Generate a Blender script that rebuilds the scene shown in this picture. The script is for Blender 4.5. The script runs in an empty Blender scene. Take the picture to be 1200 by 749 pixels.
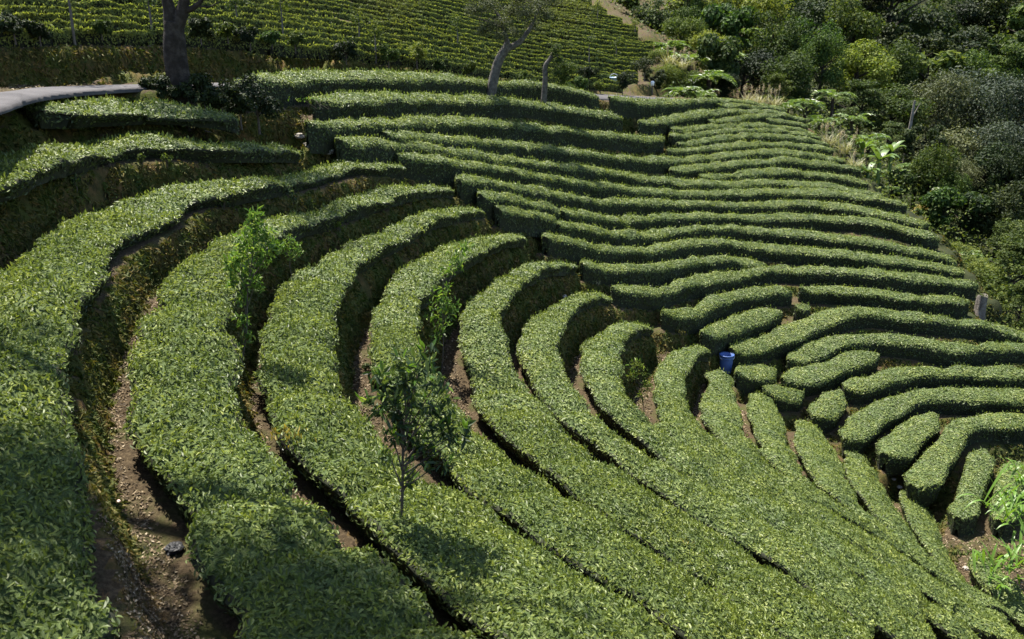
import bpy, math, random
import numpy as np
from mathutils import Vector
rng = np.random.default_rng(11)
random.seed(11)
sc = bpy.context.scene
COL = sc.collection
R = math.radians

# ------------------------------------------------------------------ camera
PITCH = R(18.5); F = 1000.0; CX, CY = 600.0, 374.5
FWD = np.array([0, math.cos(PITCH), -math.sin(PITCH)])
UPV = np.array([0, math.sin(PITCH), math.cos(PITCH)])
RGT = np.array([1.0, 0, 0])
cd = bpy.data.cameras.new('camera'); cam = bpy.data.objects.new('camera', cd); COL.objects.link(cam)
cam.location = (0, 0, 0); cam.rotation_euler = (math.pi/2-PITCH, 0, 0)
cd.sensor_width = 36; cd.lens = 30.0; cd.clip_end = 1000; cd.clip_start = 0.1
cd.dof.use_dof = True; cd.dof.focus_distance = 15.0; cd.dof.aperture_fstop = 3.2
sc.camera = cam

def rays(u, v):
    u = np.asarray(u, float); v = np.asarray(v, float)
    return FWD + ((u-CX)/F)[..., None]*RGT + ((CY-v)/F)[..., None]*UPV
def pt(u, v, Y):
    d = rays(u, v); return d*(np.asarray(Y, float)/d[..., 1])[..., None]
def project(P):
    P = np.asarray(P, float); z = P@FWD
    return CX+F*(P@RGT)/z, CY-F*(P@UPV)/z

# ------------------------------------------------------------------ thin plate splines
class TPS:
    def __init__(s, X, y, lam=1e-4):
        X = np.asarray(X, float); s.c = X.mean(0); s.sc = X.std(0).max()
        s.X = (X-s.c)/s.sc; n = len(X)
        A = np.zeros((n+3, n+3)); A[:n, :n] = s.k(s.X, s.X)+lam*np.eye(n)
        A[:n, n] = 1; A[:n, n+1:] = s.X; A[n, :n] = 1; A[n+1:, :n] = s.X.T
        s.w = np.linalg.solve(A, np.r_[np.asarray(y, float), 0, 0, 0])
    def k(s, a, b):
        r2 = ((a[:, None]-b[None])**2).sum(-1)
        return 0.5*r2*np.log(r2+1e-12)
    def __call__(s, P):
        P = (np.asarray(P, float).reshape(-1, 2)-s.c)/s.sc; out = []
        for i in range(0, len(P), 20000):
            q = P[i:i+20000]
            out.append(s.k(q, s.X)@s.w[:-3]+s.w[-3]+q@s.w[-2:])
        return np.concatenate(out)

# distances (world Y) judged at places of the valley: near bowl, facing slope, upper field, forest
NEARC = [(340,185,18.6),(470,205,20.6),(550,245,21.8),(630,285,22.8),(690,330,23.2),(760,375,23.5),(840,415,23.8),(870,450,23.5),
 (930,500,21.7),(1030,570,19.6),(1110,640,17.8),(1150,690,16.5),(100,740,4.2),(400,740,4.6),(700,740,5.4),(900,740,7.4),(1050,740,10),
 (1150,735,13.2),(190,640,5.1),(0,500,5.7),(350,560,6.6),(600,640,6.8),(800,650,8.9),(950,640,12),(1050,660,14.4),(0,330,8),(150,370,8.6),
 (60,380,7.8),(300,400,9.3),(250,300,11),(420,420,10.3),(520,430,12),(500,540,8.4),(600,460,12.8),(690,520,11.8),(800,540,13.2),(720,440,16),
 (800,470,18),(850,520,16.3),(900,560,15.3),(1000,620,14.9),(100,200,13),(200,250,12.5),(300,230,14.2),(350,260,14.3),(450,240,17.2),(450,300,15),
 (540,280,18),(600,320,18.3),(680,370,19),(100,150,14.5),(0,250,10),(0,200,11),(230,180,15.3),(300,170,17.0),(250,135,16.5),(100,125,15.2),(40,130,13.8),
 (-150,300,7.5),(-150,500,4.9),(-150,740,3.9),(300,860,3.7),(700,860,4.3),(1000,860,6),(1250,860,9),(1300,760,13)]
FARC = [(290,95,20.8),(400,90,25.5),(473,88,28.5),(560,97,32.5),(700,112,38.5),(760,118,41),(870,115,46),(930,125,47.5),(370,150,19.5),(450,190,20.8),(535,215,22),(600,231,24),
 (640,285,23.6),(700,330,24),(775,375,24),(870,430,24.3),(600,160,30),(700,200,32.5),(700,260,27.8),(800,160,40),(900,180,41),(1000,200,41),(900,250,34.5),(1050,240,36.5),
 (1000,300,31),(1120,300,32),(850,320,28.5),(1000,380,26.8),(1140,350,28.8),(1200,385,27.5),(1100,440,24.6),(1200,470,23.3),(930,470,23.6),(1000,530,21.5),
 (1090,540,21),(1200,560,20.4),(1130,620,18.6),(1190,700,16.2),(1300,500,23),(500,130,26.3),(430,120,23.2)]
UPC = [(0,38,17.5),(100,38,20.3),(250,45,24.8),(380,57,30),(480,70,34.6),(600,88,40.5),(750,108,47.5),(0,0,24),(250,0,34),(500,0,56),(700,0,76),(770,50,63),(600,40,55),(400,30,40.5)]
FORC = [(770,105,49.5),(780,60,60),(800,0,78),(880,105,53),(900,60,64),(950,0,88),(1000,120,53),(1000,60,73),(1050,0,96),(1100,60,80),(1200,0,97),(1200,60,80),
 (1100,130,58),(1200,130,55),(1060,190,45),(1130,230,42),(1200,220,43),(1120,300,37),(1200,300,35),(1200,380,30),(1165,360,31)]
def surf(c, lam=2e-3):
    c = np.array(c, float); t = TPS(c[:, :2], 30/c[:, 2], lam)
    return lambda u, v: 30/np.clip(t(np.stack([np.ravel(u), np.ravel(v)], 1)), 0.2, 11)
S_NEAR, S_FAR, S_UP, S_FOR = surf(NEARC), surf(FARC), surf(UPC), surf(FORC)
def on(S, u, v):
    u = np.atleast_1d(np.asarray(u, float)); v = np.atleast_1d(np.asarray(v, float))
    return pt(u, v, S(u, v))

# ------------------------------------------------------------------ noise
def vnoise(P, seed=0):
    P = np.asarray(P, float); i = np.floor(P).astype(np.int64); f = P-i; f = f*f*(3-2*f); out = 0
    for dx in (0, 1):
        for dy in (0, 1):
            for dz in (0, 1):
                h = ((i[..., 0]+dx)*374761393+(i[..., 1]+dy)*668265263+(i[..., 2]+dz)*1442695041+seed*974711) & 0xffffffff
                h = ((h ^ (h >> 13))*1274126177) & 0xffffffff; h = (h ^ (h >> 16)) & 0xffff
                w = (f[..., 0] if dx else 1-f[..., 0])*(f[..., 1] if dy else 1-f[..., 1])*(f[..., 2] if dz else 1-f[..., 2])
                out = out+w*h/65535.0
    return out*2-1
def norm(a): return a/np.maximum(np.linalg.norm(a, axis=-1, keepdims=True), 1e-9)

# ------------------------------------------------------------------ mesh assembly
class MB:
    """collects vertices and faces with a material index, links them as one mesh object"""
    def __init__(s): s.v = []; s.f = []; s.n = 0; s.smooth = []
    def add(s, V, Fc, mat=0, smooth=False):
        V = np.asarray(V, float).reshape(-1, 3); Fc = np.asarray(Fc, np.int64)
        s.v.append(V); s.f.append((Fc+s.n, mat, smooth)); s.n += len(V)
    def mesh(s, name, mats):
        me = bpy.data.meshes.new(name); V = np.concatenate(s.v)
        me.vertices.add(len(V)); me.vertices.foreach_set('co', V.astype(np.float32).ravel())
        loops = np.concatenate([f.ravel() for f, m, k in s.f]); sizes = np.concatenate([np.full(len(f), f.shape[1]) for f, m, k in s.f])
        mi = np.concatenate([np.full(len(f), m) for f, m, k in s.f]); sm = np.concatenate([np.full(len(f), k) for f, m, k in s.f])
        me.loops.add(len(loops)); me.loops.foreach_set('vertex_index', loops.astype(np.int32))
        me.polygons.add(len(sizes)); me.polygons.foreach_set('loop_start', np.r_[0, np.cumsum(sizes)[:-1]].astype(np.int32))
        me.polygons.foreach_set('material_index', mi.astype(np.int32)); me.polygons.foreach_set('use_smooth', sm.astype(bool))
        for m in mats: me.materials.append(m)
        me.update(calc_edges=True); return me
    def build(s, name, mats, parent=None, loc=None):
        if not isinstance(mats, (list, tuple)): mats = [mats]
        o = bpy.data.objects.new(name, s.mesh(name, mats)); COL.objects.link(o)
        if parent is not None: o.parent = parent
        if loc is not None: o.location = loc
        return o
def tag(o, label=None, cat=None, group=None, kind=None):
    if label: o['label'] = label
    if cat: o['category'] = cat
    if group: o['group'] = group
    if kind: o['kind'] = kind
    return o
def empty(name, loc, rz=0, s=1.0):
    o = bpy.data.objects.new(name, None); COL.objects.link(o); o.location = loc; o.rotation_euler = (0, 0, rz); o.scale = (s, s, s)
    o.empty_display_size = 0.2; return o
def place_copy(src, loc, rz=0, s=1.0):
    c = src.copy(); COL.objects.link(c); c.location = loc; c.rotation_euler = (0, 0, rz); c.scale = (s, s, s)
    for ch in src.children:
        d = ch.copy(); COL.objects.link(d); d.parent = c
        for g in ch.children:
            e = g.copy(); COL.objects.link(e); e.parent = d
    return c
def tube(mb, P, rad, sides=8, mat=0):
    P = np.asarray(P, float); rad = np.asarray(rad, float); n = len(P)
    T = norm(np.gradient(P, axis=0)); ref = np.array([0.3, 0.9, 0.1]) if abs(T[0, 2]) > 0.6 else np.array([0, 0, 1.0])
    A = norm(np.cross(T, ref)); B = np.cross(T, A); th = np.linspace(0, 2*np.pi, sides, endpoint=False)
    V = P[:, None]+rad[:, None, None]*(np.cos(th)[None, :, None]*A[:, None]+np.sin(th)[None, :, None]*B[:, None])
    V = V.reshape(-1, 3); Fq = []
    for i in range(n-1):
        for j in range(sides):
            k = (j+1) % sides; Fq.append((i*sides+j, i*sides+k, (i+1)*sides+k, (i+1)*sides+j))
    mb.add(V, Fq, mat, True)
    mb.add(np.vstack([V[-sides:], P[-1:]+T[-1]*rad[-1]*.3]), [(j, (j+1) % sides, sides) for j in range(sides)], mat, True)
L6 = np.array([(0,0,0),(-.42,.3,.1),(-.36,.68,.06),(0,1,-.1),(.36,.68,.06),(.42,.3,.1)]); L6F = np.array([(0,3,2,1),(0,5,4,3)])
L4 = np.array([(0,0,0),(-.5,.45,.06),(0,1,-.06),(.5,.45,.06)]); L4F = np.array([(0,3,2,1)])
def leaves(mb, P, N, length, wr=.42, mat=0, fine=False, D=None):
    """leaf blades at points P facing N, pointing along D (random when None)"""
    n = len(P)
    if n == 0: return
    N = norm(N)
    if D is None: D = rng.normal(size=(n, 3))
    D = norm(D-(D*N).sum(1, keepdims=True)*N); X = np.cross(D, N); length = np.broadcast_to(length, (n,))
    T, Fc = (L6, L6F) if fine else (L4, L4F)
    V = P[:, None]+length[:, None, None]*(T[None, :, 0:1]*wr*X[:, None]+(T[None, :, 1:2]-.4)*D[:, None]+T[None, :, 2:3]*N[:, None])
    k = len(T); mb.add(V.reshape(-1, 3), (np.arange(n)[:, None, None]*k+Fc[None]).reshape(-1, Fc.shape[1]), mat)

# ------------------------------------------------------------------ materials
def mat_new(name):
    m = bpy.data.materials.new(name); m.use_nodes = True; nt = m.node_tree; nt.nodes.clear()
    return m, nt, nt.nodes, nt.links
def ramp(N, L, src, stops):
    r = N.new('ShaderNodeValToRGB'); e = r.color_ramp.elements
    while len(e) < len(stops): e.new(0.5)
    for x, (p, c) in zip(e, stops): x.position = p; x.color = (*c, 1)
    L.new(src, r.inputs[0]); return r.outputs[0]
def noise(N, L, scale, detail=4, rough=.6, vec=None, world=True):
    n = N.new('ShaderNodeTexNoise'); n.inputs['Scale'].default_value = scale; n.inputs['Detail'].default_value = detail; n.inputs['Roughness'].default_value = rough
    if vec is None:
        g = N.new('ShaderNodeNewGeometry'); vec = g.outputs['Position']
    L.new(vec, n.inputs['Vector']); return n.outputs['Fac']
def mixc(N, L, fac, a, b, mode='MIX'):
    m = N.new('ShaderNodeMix'); m.data_type = 'RGBA'; m.blend_type = mode
    for i, x in ((0, fac), (6, a), (7, b)):
        if isinstance(x, (int, float)): m.inputs[i].default_value = x
        elif isinstance(x, tuple): m.inputs[i].default_value = (*x, 1)
        else: L.new(x, m.inputs[i])
    return m.outputs[2]
def leaf_mat(name, stops, patch=None, trans=.25, rough=.38, spec=.5, patch_scale=.9, vary=False):
    m, nt, N, L = mat_new(name); g = N.new('ShaderNodeNewGeometry')
    c = ramp(N, L, g.outputs['Random Per Island'], stops)
    if patch:
        f = noise(N, L, patch_scale, 3); f = ramp(N, L, f, [(.42, (0,0,0)), (.62, (1,1,1))])
        c = mixc(N, L, f, c, mixc(N, L, 1.0, c, patch, 'MULTIPLY'))
    if name == 'tea_leaf': c = mixc(N, L, 1.0, c, ramp(N, L, noise(N, L, 2.4, 4), [(.36, (.72,.76,.8)), (.64, (1.18,1.13,1.02))]), 'MULTIPLY')
    if vary:
        oi = N.new('ShaderNodeObjectInfo'); c = mixc(N, L, 1.0, c, ramp(N, L, oi.outputs['Random'], [(0, (.55,.62,.7)), (.35, (.9,.9,.9)), (.7, (1.25,1.12,.8)), (1, (.8,1.0,.9))]), 'MULTIPLY')
    p = N.new('ShaderNodeBsdfPrincipled'); L.new(c, p.inputs['Base Color']); p.inputs['Roughness'].default_value = rough
    p.inputs['Specular IOR Level'].default_value = spec
    t = N.new('ShaderNodeBsdfTranslucent'); L.new(mixc(N, L, 1.0, c, (1.45, 1.45, .62), 'MULTIPLY'), t.inputs['Color'])
    mx = N.new('ShaderNodeMixShader'); mx.inputs[0].default_value = trans
    L.new(p.outputs[0], mx.inputs[1]); L.new(t.outputs[0], mx.inputs[2])
    o = N.new('ShaderNodeOutputMaterial'); L.new(mx.outputs[0], o.inputs[0]); return m
def plain_mat(name, stops, scale=8, detail=6, rough=.9, bump=.3, spec=.3, vec='Position', bscale=None):
    m, nt, N, L = mat_new(name); f = noise(N, L, scale, detail, .65)
    p = N.new('ShaderNodeBsdfPrincipled'); L.new(ramp(N, L, f, stops), p.inputs['Base Color']); p.inputs['Roughness'].default_value = rough
    p.inputs['Specular IOR Level'].default_value = spec
    if bump:
        b = N.new('ShaderNodeBump'); b.inputs['Strength'].default_value = bump; b.inputs['Distance'].default_value = .05
        L.new(noise(N, L, bscale or scale*2.5, 6, .7), b.inputs['Height']); L.new(b.outputs[0], p.inputs['Normal'])
    o = N.new('ShaderNodeOutputMaterial'); L.new(p.outputs[0], o.inputs[0]); return m
M = {}
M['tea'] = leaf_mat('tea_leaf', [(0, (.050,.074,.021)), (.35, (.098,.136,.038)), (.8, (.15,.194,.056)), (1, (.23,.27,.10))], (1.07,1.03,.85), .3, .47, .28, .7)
M['tea_old_shade'] = leaf_mat('old_tea_leaf_shade', [(0, (.018,.028,.009)), (.6, (.046,.066,.020)), (.92, (.08,.105,.032)), (1, (.12,.155,.05))], None, .1, .45, .3)  # older side leaves, tone also darkened to put shade into hedge fronts
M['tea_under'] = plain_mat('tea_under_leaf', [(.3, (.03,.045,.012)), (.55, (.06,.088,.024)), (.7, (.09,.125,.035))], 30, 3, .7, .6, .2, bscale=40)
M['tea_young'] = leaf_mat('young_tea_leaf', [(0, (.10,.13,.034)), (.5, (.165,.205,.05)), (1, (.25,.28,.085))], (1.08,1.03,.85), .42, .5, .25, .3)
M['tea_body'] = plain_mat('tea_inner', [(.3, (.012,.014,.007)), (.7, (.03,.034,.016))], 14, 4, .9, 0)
M['twig'] = plain_mat('bark_thin', [(.3, (.05,.04,.03)), (.7, (.13,.11,.085))], 20, 4, .9, .3)
M['bark'] = plain_mat('bark', [(.25, (.014,.011,.008)), (.5, (.034,.027,.021)), (.75, (.085,.070,.056))], 6, 8, .92, .8, .2, bscale=22)
M['asphalt'] = plain_mat('road_concrete', [(.3, (.035,.032,.033)), (.48, (.055,.051,.052)), (.7, (.08,.075,.074))], 1.3, 10, .85, .25, bscale=60)
M['bark_pale'] = plain_mat('pale_grey_bark', [(.25, (.035,.031,.027)), (.5, (.10,.09,.078)), (.75, (.20,.185,.165))], 7, 8, .92, .8, .2, bscale=24)
M['litter'] = leaf_mat('dry_leaf', [(0, (.035,.024,.012)), (.5, (.105,.072,.036)), (.85, (.20,.15,.085)), (1, (.34,.28,.19))], None, .05, .7, .3)
M['grass'] = leaf_mat('bank_grass', [(0, (.028,.033,.008)), (.35, (.068,.076,.014)), (.7, (.12,.105,.028)), (1, (.19,.13,.045))], (.55,.85,.6), .2, .7, .2, 2.2)
M['bright'] = leaf_mat('young_leaf', [(0, (.05,.10,.018)), (.6, (.11,.20,.03)), (1, (.22,.28,.07))], None, .35, .4, .35)
M['sapling'] = leaf_mat('sapling_leaf', [(0, (.014,.03,.012)), (.5, (.034,.062,.022)), (.85, (.08,.12,.034)), (1, (.15,.20,.05))], None, .3, .45, .3)
M['for_mid'] = leaf_mat('forest_leaf', [(0, (.022,.038,.012)), (.6, (.05,.08,.02)), (1, (.11,.14,.035))], (.75,.8,.7), .3, .6, .15, .35, True)
M['for_dark'] = leaf_mat('dark_forest_leaf', [(0, (.008,.016,.006)), (.7, (.02,.033,.011)), (1, (.05,.066,.02))], None, .2, .6, .15, .9, True)  # dark green leaves, colour deepened further to stand for top-right forest shadow
M['for_grey'] = leaf_mat('grey_forest_leaf', [(0, (.03,.04,.022)), (.6, (.062,.08,.042)), (1, (.105,.125,.07))], None, .2, .6, .18, .9, True)
M['for_light'] = leaf_mat('light_forest_leaf', [(0, (.05,.08,.02)), (.6, (.105,.14,.03)), (1, (.19,.22,.055))], None, .35, .6, .15, .9, True)
M['yellow'] = leaf_mat('yellow_leaf', [(0, (.10,.10,.02)), (.6, (.25,.20,.04)), (1, (.38,.30,.06))], None, .3, .5)
M['straw'] = leaf_mat('straw_blade', [(0, (.12,.13,.06)), (.6, (.24,.23,.12)), (1, (.38,.35,.22))], None, .3, .6)
M['fern'] = leaf_mat('fern_frond', [(0, (.045,.085,.02)), (.6, (.10,.16,.035)), (1, (.19,.25,.07))], None, .3, .4)
M['plume'] = leaf_mat('grass_plume', [(0, (.25,.20,.15)), (1, (.42,.36,.28))], None, .3, .8)

# ------------------------------------------------------------------ hedge rows, traced as edge pairs (back u,v, front u,v)
def band(*a): return [(x, t, x, b) for x, t, b in a]
NEAR = {
'Z': [(38,127,42,138),(65,120,66,142),(100,118,105,137),(135,118,137,134),(167,120,167,132),(217,123,215,133),(255,131,250,138),(280,143,277,145)],
'Y': [(-110,208,-90,258),(-60,194,-50,240),(0,178,0,220),(25,174,24,206),(45,171,50,199),(88,165,80,190),(120,163,110,183),(147,162,147,178),(187,162,187,176),(240,166,240,177),(300,168,298,181),(334,172,333,182),(348,178,345,180)],
'A': [(473,197,470,199),(455,194,455,199),(420,190,420,198),(399,189,399,202),(367,195,370,212),(335,206,335,219),(300,209,300,222),(270,212,277,227),(234,214,227,231),(184,224,195,246),(125,238,176,270),(99,252,123,294),(53,277,112,318),(15,305,103,350),(-30,335,82,375),(-60,365,81,395),(-85,395,88,414),(-100,425,80,433),(-120,455,84,455),(-130,490,84,488),(-145,540,98,535),(-155,600,112,590),(-165,650,122,634),(-170,700,122,690),(-180,760,155,735),(-190,830,170,800)],
'B': [(529,221,527,224),(516,215,513,225),(489,214,489,226),(460,217,465,232),(433,222,439,241),(400,233,403,252),(376,242,378,264),(350,247,350,270),(324,253,324,274),(279,262,302,292),(247,283,281,326),(213,307,265,358),(197,337,266,385),(165,362,265,408),(157,400,268,432),(150,437,280,462),(144,467,284,490),(148,500,300,520),(163,527,342,560),(177,557,366,592),(190,585,400,625),(205,630,440,658),(222,662,482,692),(248,690,520,727),(256,735,555,765),(275,800,620,840)],
'C': [(567,246,565,248),(540,241,540,251),(511,246,511,257),(473,257,490,268),(444,270,465,286),(400,287,418,313),(367,307,402,331),(334,327,388,358),(324,347,390,388),(311,375,388,418),(306,402,396,440),(300,435,405,462),(318,465,425,490),(328,502,452,520),(355,540,495,552),(394,583,545,583),(432,612,590,612),(470,648,635,645),(505,672,680,672),(545,705,725,700),(590,745,790,740),(660,810,860,800)],
'D': [(614,275,611,279),(594,268,590,286),(560,273,574,293),(510,290,540,311),(467,323,511,330),(437,360,497,352),(430,384,490,376),(433,403,490,394),(440,430,497,415),(455,465,516,450),(480,500,541,486),(512,532,568,516),(552,567,602,542),(596,597,642,573),(642,633,692,601),(692,666,742,631),(742,701,802,671),(802,746,864,712),(870,800,935,765)],
'E': [(675,308,673,311),(640,300,636,321),(600,310,608,336),(567,333,592,358),(544,357,586,383),(536,383,592,407),(534,407,609,430),(543,430,620,450),(553,447,634,477),(558,474,655,498),(570,497,690,528),(606,526,732,557),(646,558,782,590),(692,590,842,630),(742,620,902,670),(802,655,972,715),(872,705,1035,757),(940,755,1110,810)],
'F': [(717,347,714,349),(694,337,684,353),(667,343,664,367),(634,363,654,387),(610,383,654,410),(604,400,660,430),(607,423,677,453),(614,440,694,477),(634,467,711,497),(660,490,745,522),(695,518,795,555),(738,547,845,585),(788,580,905,620),(848,618,965,655),(908,657,1035,700),(978,702,1100,745),(1045,749,1160,790)],
'G': [(764,380,760,385),(737,370,744,390),(710,380,731,403),(684,397,726,427),(677,417,734,450),(680,447,750,473),(694,467,767,497),(707,487,800,522),(750,514,845,550),(800,545,895,580),(850,575,950,612),(910,610,1010,645),(970,645,1075,688),(1040,690,1140,735),(1105,735,1200,780)],
'H': [(831,408,830,413),(813,404,818,412),(795,404,811,424),(777,413,806,440),(770,430,802,458),(767,457,803,475),(771,483,816,500),(790,505,840,522),(812,525,880,548),(850,549,930,575),(900,577,985,605),(955,607,1045,640),(1015,641,1105,680),(1080,684,1180,735),(1150,735,1240,780)],
'I': [(834,432,850,436),(826,436,859,444),(824,447,863,455),(825,462,864,465),(823,482,866,482),(826,502,872,502),(847,518,888,527),(887,543,903,545),(935,568,948,571),(990,598,1000,599),(1050,634,1055,631),(1110,673,1115,668),(1190,734,1195,725)],
'J': [(882,460,900,460),(875,466,910,468),(875,478,916,482),(881,500,918,502),(893,525,930,533),(906,545,946,563),(947,570,975,590),(997,598,1012,615),(1052,630,1060,643),(1095,660,1102,675),(1160,715,1165,720)],
'K': [(938,494,956,495),(930,500,966,505),(932,510,977,522),(941,534,987,551),(954,567,1001,577),(983,592,1017,602),(1020,619,1050,633),(1068,650,1092,668),(1112,682,1150,715),(1168,728,1195,750)],
'L': [(993,529,1013,530),(988,537,1026,546),(993,555,1034,567),(1006,577,1044,588),(1020,597,1054,603),(1047,626,1078,640),(1088,662,1108,678),(1140,710,1160,722),(1200,755,1220,770)],
'L2': [(1063,580,1080,579),(1059,591,1088,591),(1067,611,1098,618),(1082,636,1110,648),(1100,660,1126,672),(1130,690,1150,700),(1170,728,1190,735)],
}
FARR = {
'R1': band((275,95,101),(290,89,98),(311,85,96),(340,83,95),(394,81,94),(430,82,94),(473,83,93),(527,87,95),(567,92,97),(600,95,99),(653,98,103),(680,104,109),(705,111,115)),
'R1b': band((712,112,117),(733,113,118),(760,117,123),(787,114,123),(813,115,119),(840,115,118),(867,115,118),(887,119,122),(905,123,125)),
'R2': band((364,113,119),(380,110,121),(394,109,121),(447,107,119),(500,107,118),(553,109,119),(600,114,121),(640,119,127),(680,125,133),(707,130,136),(732,138,142)),
'R2a': band((838,122,125),(867,121,124.5),(900,122,125.5),(925,129,132)),
'R2b': band((747,139,145),(760,137,145),(787,134,142),(813,130,138),(840,127,133),(867,127,131),(900,127,130.5),(927,133,136.5),(946,139,142)),
'R2c': band((826,139,143),(853,137,142),(880,132.5,137),(905,131.5,135),(925,134.5,138)),
'R2d': band((897,139,142),(913,138,142),(933,141,145),(948,146,149)),
'R3': band((353,140,147),(394,139,147),(447,137,146),(500,134,145),(553,135,145),(607,141,148),(653,147,154),(707,153,159),(747,158,165),(770,157,165),(778,158,163)),
'R3b': band((784,148,152),(800,147,153),(840,145,149),(880,143,147),(913,145,149),(940,150,153),(960,157,160)),
'R3c': band((782,157,161),(813,153,158),(853,150,154),(900,149,153),(913,150,154),(940,154,157.5),(965,161,164)),
'R3d': band((791,165,169),(813,163,168),(853,157,163),(880,155,160),(913,156,161),(940,160,164),(960,163.5,167),(973,168,170)),
'R4a': band((779,174,179),(800,172,178),(840,169,175),(880,165,171),(913,165,170),(940,167,171),(960,169.5,174),(978,174,177)),
'R4': band((449,155,159),(460,154,159),(500,155,162),(553,159,166),(600,164,171),(653,170,178),(707,178,185),(760,182,190),(800,182,189),(853,177,184),(887,173,180),(913,172,179),(940,176,181),(967,181,185),(994,187,190)),
'R4b': band((785,195,201),(800,193,202),(827,190,197),(853,188,195),(900,184,191),(913,183,189),(940,185,190),(967,188,193),(993,193,197),(1011,198,200)),
'R4c': band((817,204,208),(840,202,207),(880,199,205),(913,195.5,202),(940,197,203),(967,202,207),(993,206,210),(1022,213,215)),
'R5': band((393,159,167),(420,161,169),(447,161,169),(473,163,171),(500,167,174),(553,175,183),(600,182,190),(653,189,197),(707,195,202),(747,203,211),(787,207,215),(827,211,218),(867,210,217),(900,208.5,215),(940,210,217),(980,216,221),(1010,221,226),(1040,227,229)),
'R6': band((464,180,184),(473,179,186),(500,181,187),(553,187,195),(600,196,203),(640,202,209),(680,211,218),(720,214,221),(760,218,225),(800,222,229),(840,222,229),(900,220.5,227),(940,219.5,227),(993,223,229),(1033,230,235),(1068,239,242)),
'R7': band((536,207,211),(553,205,211),(600,212,220),(653,222,230),(707,231,239),(747,231,241),(800,233,239),(853,235,241),(890,235,242),(927,233,240),(967,234.5,242),(1007,241,247),(1047,250,256),(1095,261,265)),
'R7b': band((562,225,230),(573,224,230),(600,227,235),(640,234,241),(656,242,246)),
'R8': band((658,247,250),(667,245,251),(693,247,255),(720,252,260),(747,250,259),(787,249,255),(827,250,255),(890,250,257),(940,250,257),(993,251,258),(1033,257,263),(1073,267,273),(1105,279,283)),
'R8b': band((581,241,246),(593,239,246),(600,240,247),(640,247,255),(652,253,257)),
'R9': band((651,261,266),(667,259,267),(707,266,274),(747,270,277),(787,265,274),(827,262,269),(867,263,269),(900,265,272),(940,267,275),(973,273,280),(1007,276,283),(1060,287,293),(1100,295,300),(1124,305,308)),
'R10': band((638,276,281),(650,271,281),(673,277,286),(700,285,294),(740,287,297),(780,283,293),(820,278,288),(852,278,287),(915,286,294),(978,291,300),(1042,297,306),(1105,308,316),(1133,318,322)),
'R11': band((680,306,310),(693,304,314),(713,306,315),(740,309,318),(780,306,315),(807,301,309),(840,297,305),(860,298,305),(883,303,310),(898,308,311)),
'R12': band((715,334,339),(733,333,343),(767,335,346),(793,329,339),(820,320,333),(852,317,327),(880,313,321),(905,309,317),(947,310,319),(1010,313,321),(1073,320,329),(1137,327,335),(1146,331,336)),
'R13': band((774,362,370),(787,360,373),(813,356,372),(840,343,360),(865,336,350),(890,335,345),(915,336,344),(930,338,343)),
'R13b': band((937,335,340),(947,333,341),(1010,335,343),(1073,343,352),(1120,347,356),(1137,350,357)),
'R14': [(818,386,824,396),(828,380,838,399),(850,370,854,393),(870,364,876,383),(890,360,894,375),(908,358,908,369),(917,362,916,366)],
'R14b': band((931,357,363),(940,355,365),(950,357,362)),
'R15': [(855,406,858,412),(865,400,874,414),(890,393,894,412),(910,384,916,404),(943,371,950,389),(978,361,980,376),(1010,358,1010,368),(1042,362,1042,371),(1073,366,1073,375),(1137,371,1137,381),(1168,379,1168,387),(1200,388,1200,397),(1240,400,1240,409)],
'R16': [(920,416,926,426),(930,407,938,427),(948,396,956,418),(977,390,981,406),(1010,389,1010,399),(1042,391,1042,403),(1073,395,1073,405),(1105,401,1105,411),(1137,403,1137,412),(1168,400,1168,408),(1200,400,1200,408),(1240,404,1240,412)],
'R17a': band((862,431,440),(872,424,446),(890,421,448),(903,424,442),(909,429,436)),
'R17d': band((893,452,458),(905,447,466),(920,446,470),(935,450,468),(943,455,462)),
'R17': [(913,438,918,448),(930,430,934,450),(950,427,954,448),(972,421,976,440),(1000,410,1003,430),(1018,408,1020,424),(1030,412,1031,420)],
'R18a': [(948,478,960,498),(953,468,979,494),(963,456,991,478),(976,452,998,463)],
'R18': [(984,448,990,454),(998,441,1004,460),(1026,434,1030,453),(1044,430,1047,448),(1073,426,1073,440),(1105,427,1105,438),(1150,428,1150,440),(1200,428,1200,443),(1240,430,1240,446)],
'R19': [(981,508,998,521),(988,496,1014,521),(1010,476,1028,500),(1042,462,1056,485),(1073,453,1076,470),(1137,454,1137,470),(1200,454,1200,471),(1240,456,1240,473)],
'R20': [(1026,525,1048,541),(1034,512,1062,538),(1056,492,1080,516),(1076,478,1096,504),(1090,478,1103,490)],
'R21': [(1056,560,1083,578),(1066,547,1098,572),(1086,524,1110,550),(1101,508,1126,530),(1114,494,1138,506),(1150,484,1152,501),(1200,483,1200,497),(1240,485,1240,499)],
'R22': [(1102,606,1143,613),(1112,587,1150,604),(1124,567,1154,582),(1130,545,1161,566),(1134,524,1167,547),(1143,519,1166,529)],
'R23': [(1158,604,1184,622),(1166,578,1195,600),(1172,548,1202,567),(1186,530,1214,546)],
'M': [(1138,644,1150,646),(1139,664,1166,656),(1161,690,1187,680),(1191,720,1212,706),(1222,752,1244,736)],
}
UPV0 = np.array([(-60,38),(0,38),(100,38),(250,45),(380,57),(480,70),(600,88),(745,106)], float)
UPSP = np.array([(-60,8.5),(100,8.5),(250,7.8),(400,7.0),(500,6.2),(600,5.4),(745,5.0),(800,5)], float)
UPEDGE = np.array([(-60,690),(0,700),(40,765),(60,776),(85,762),(108,738)], float)
UPR = {}
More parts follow.
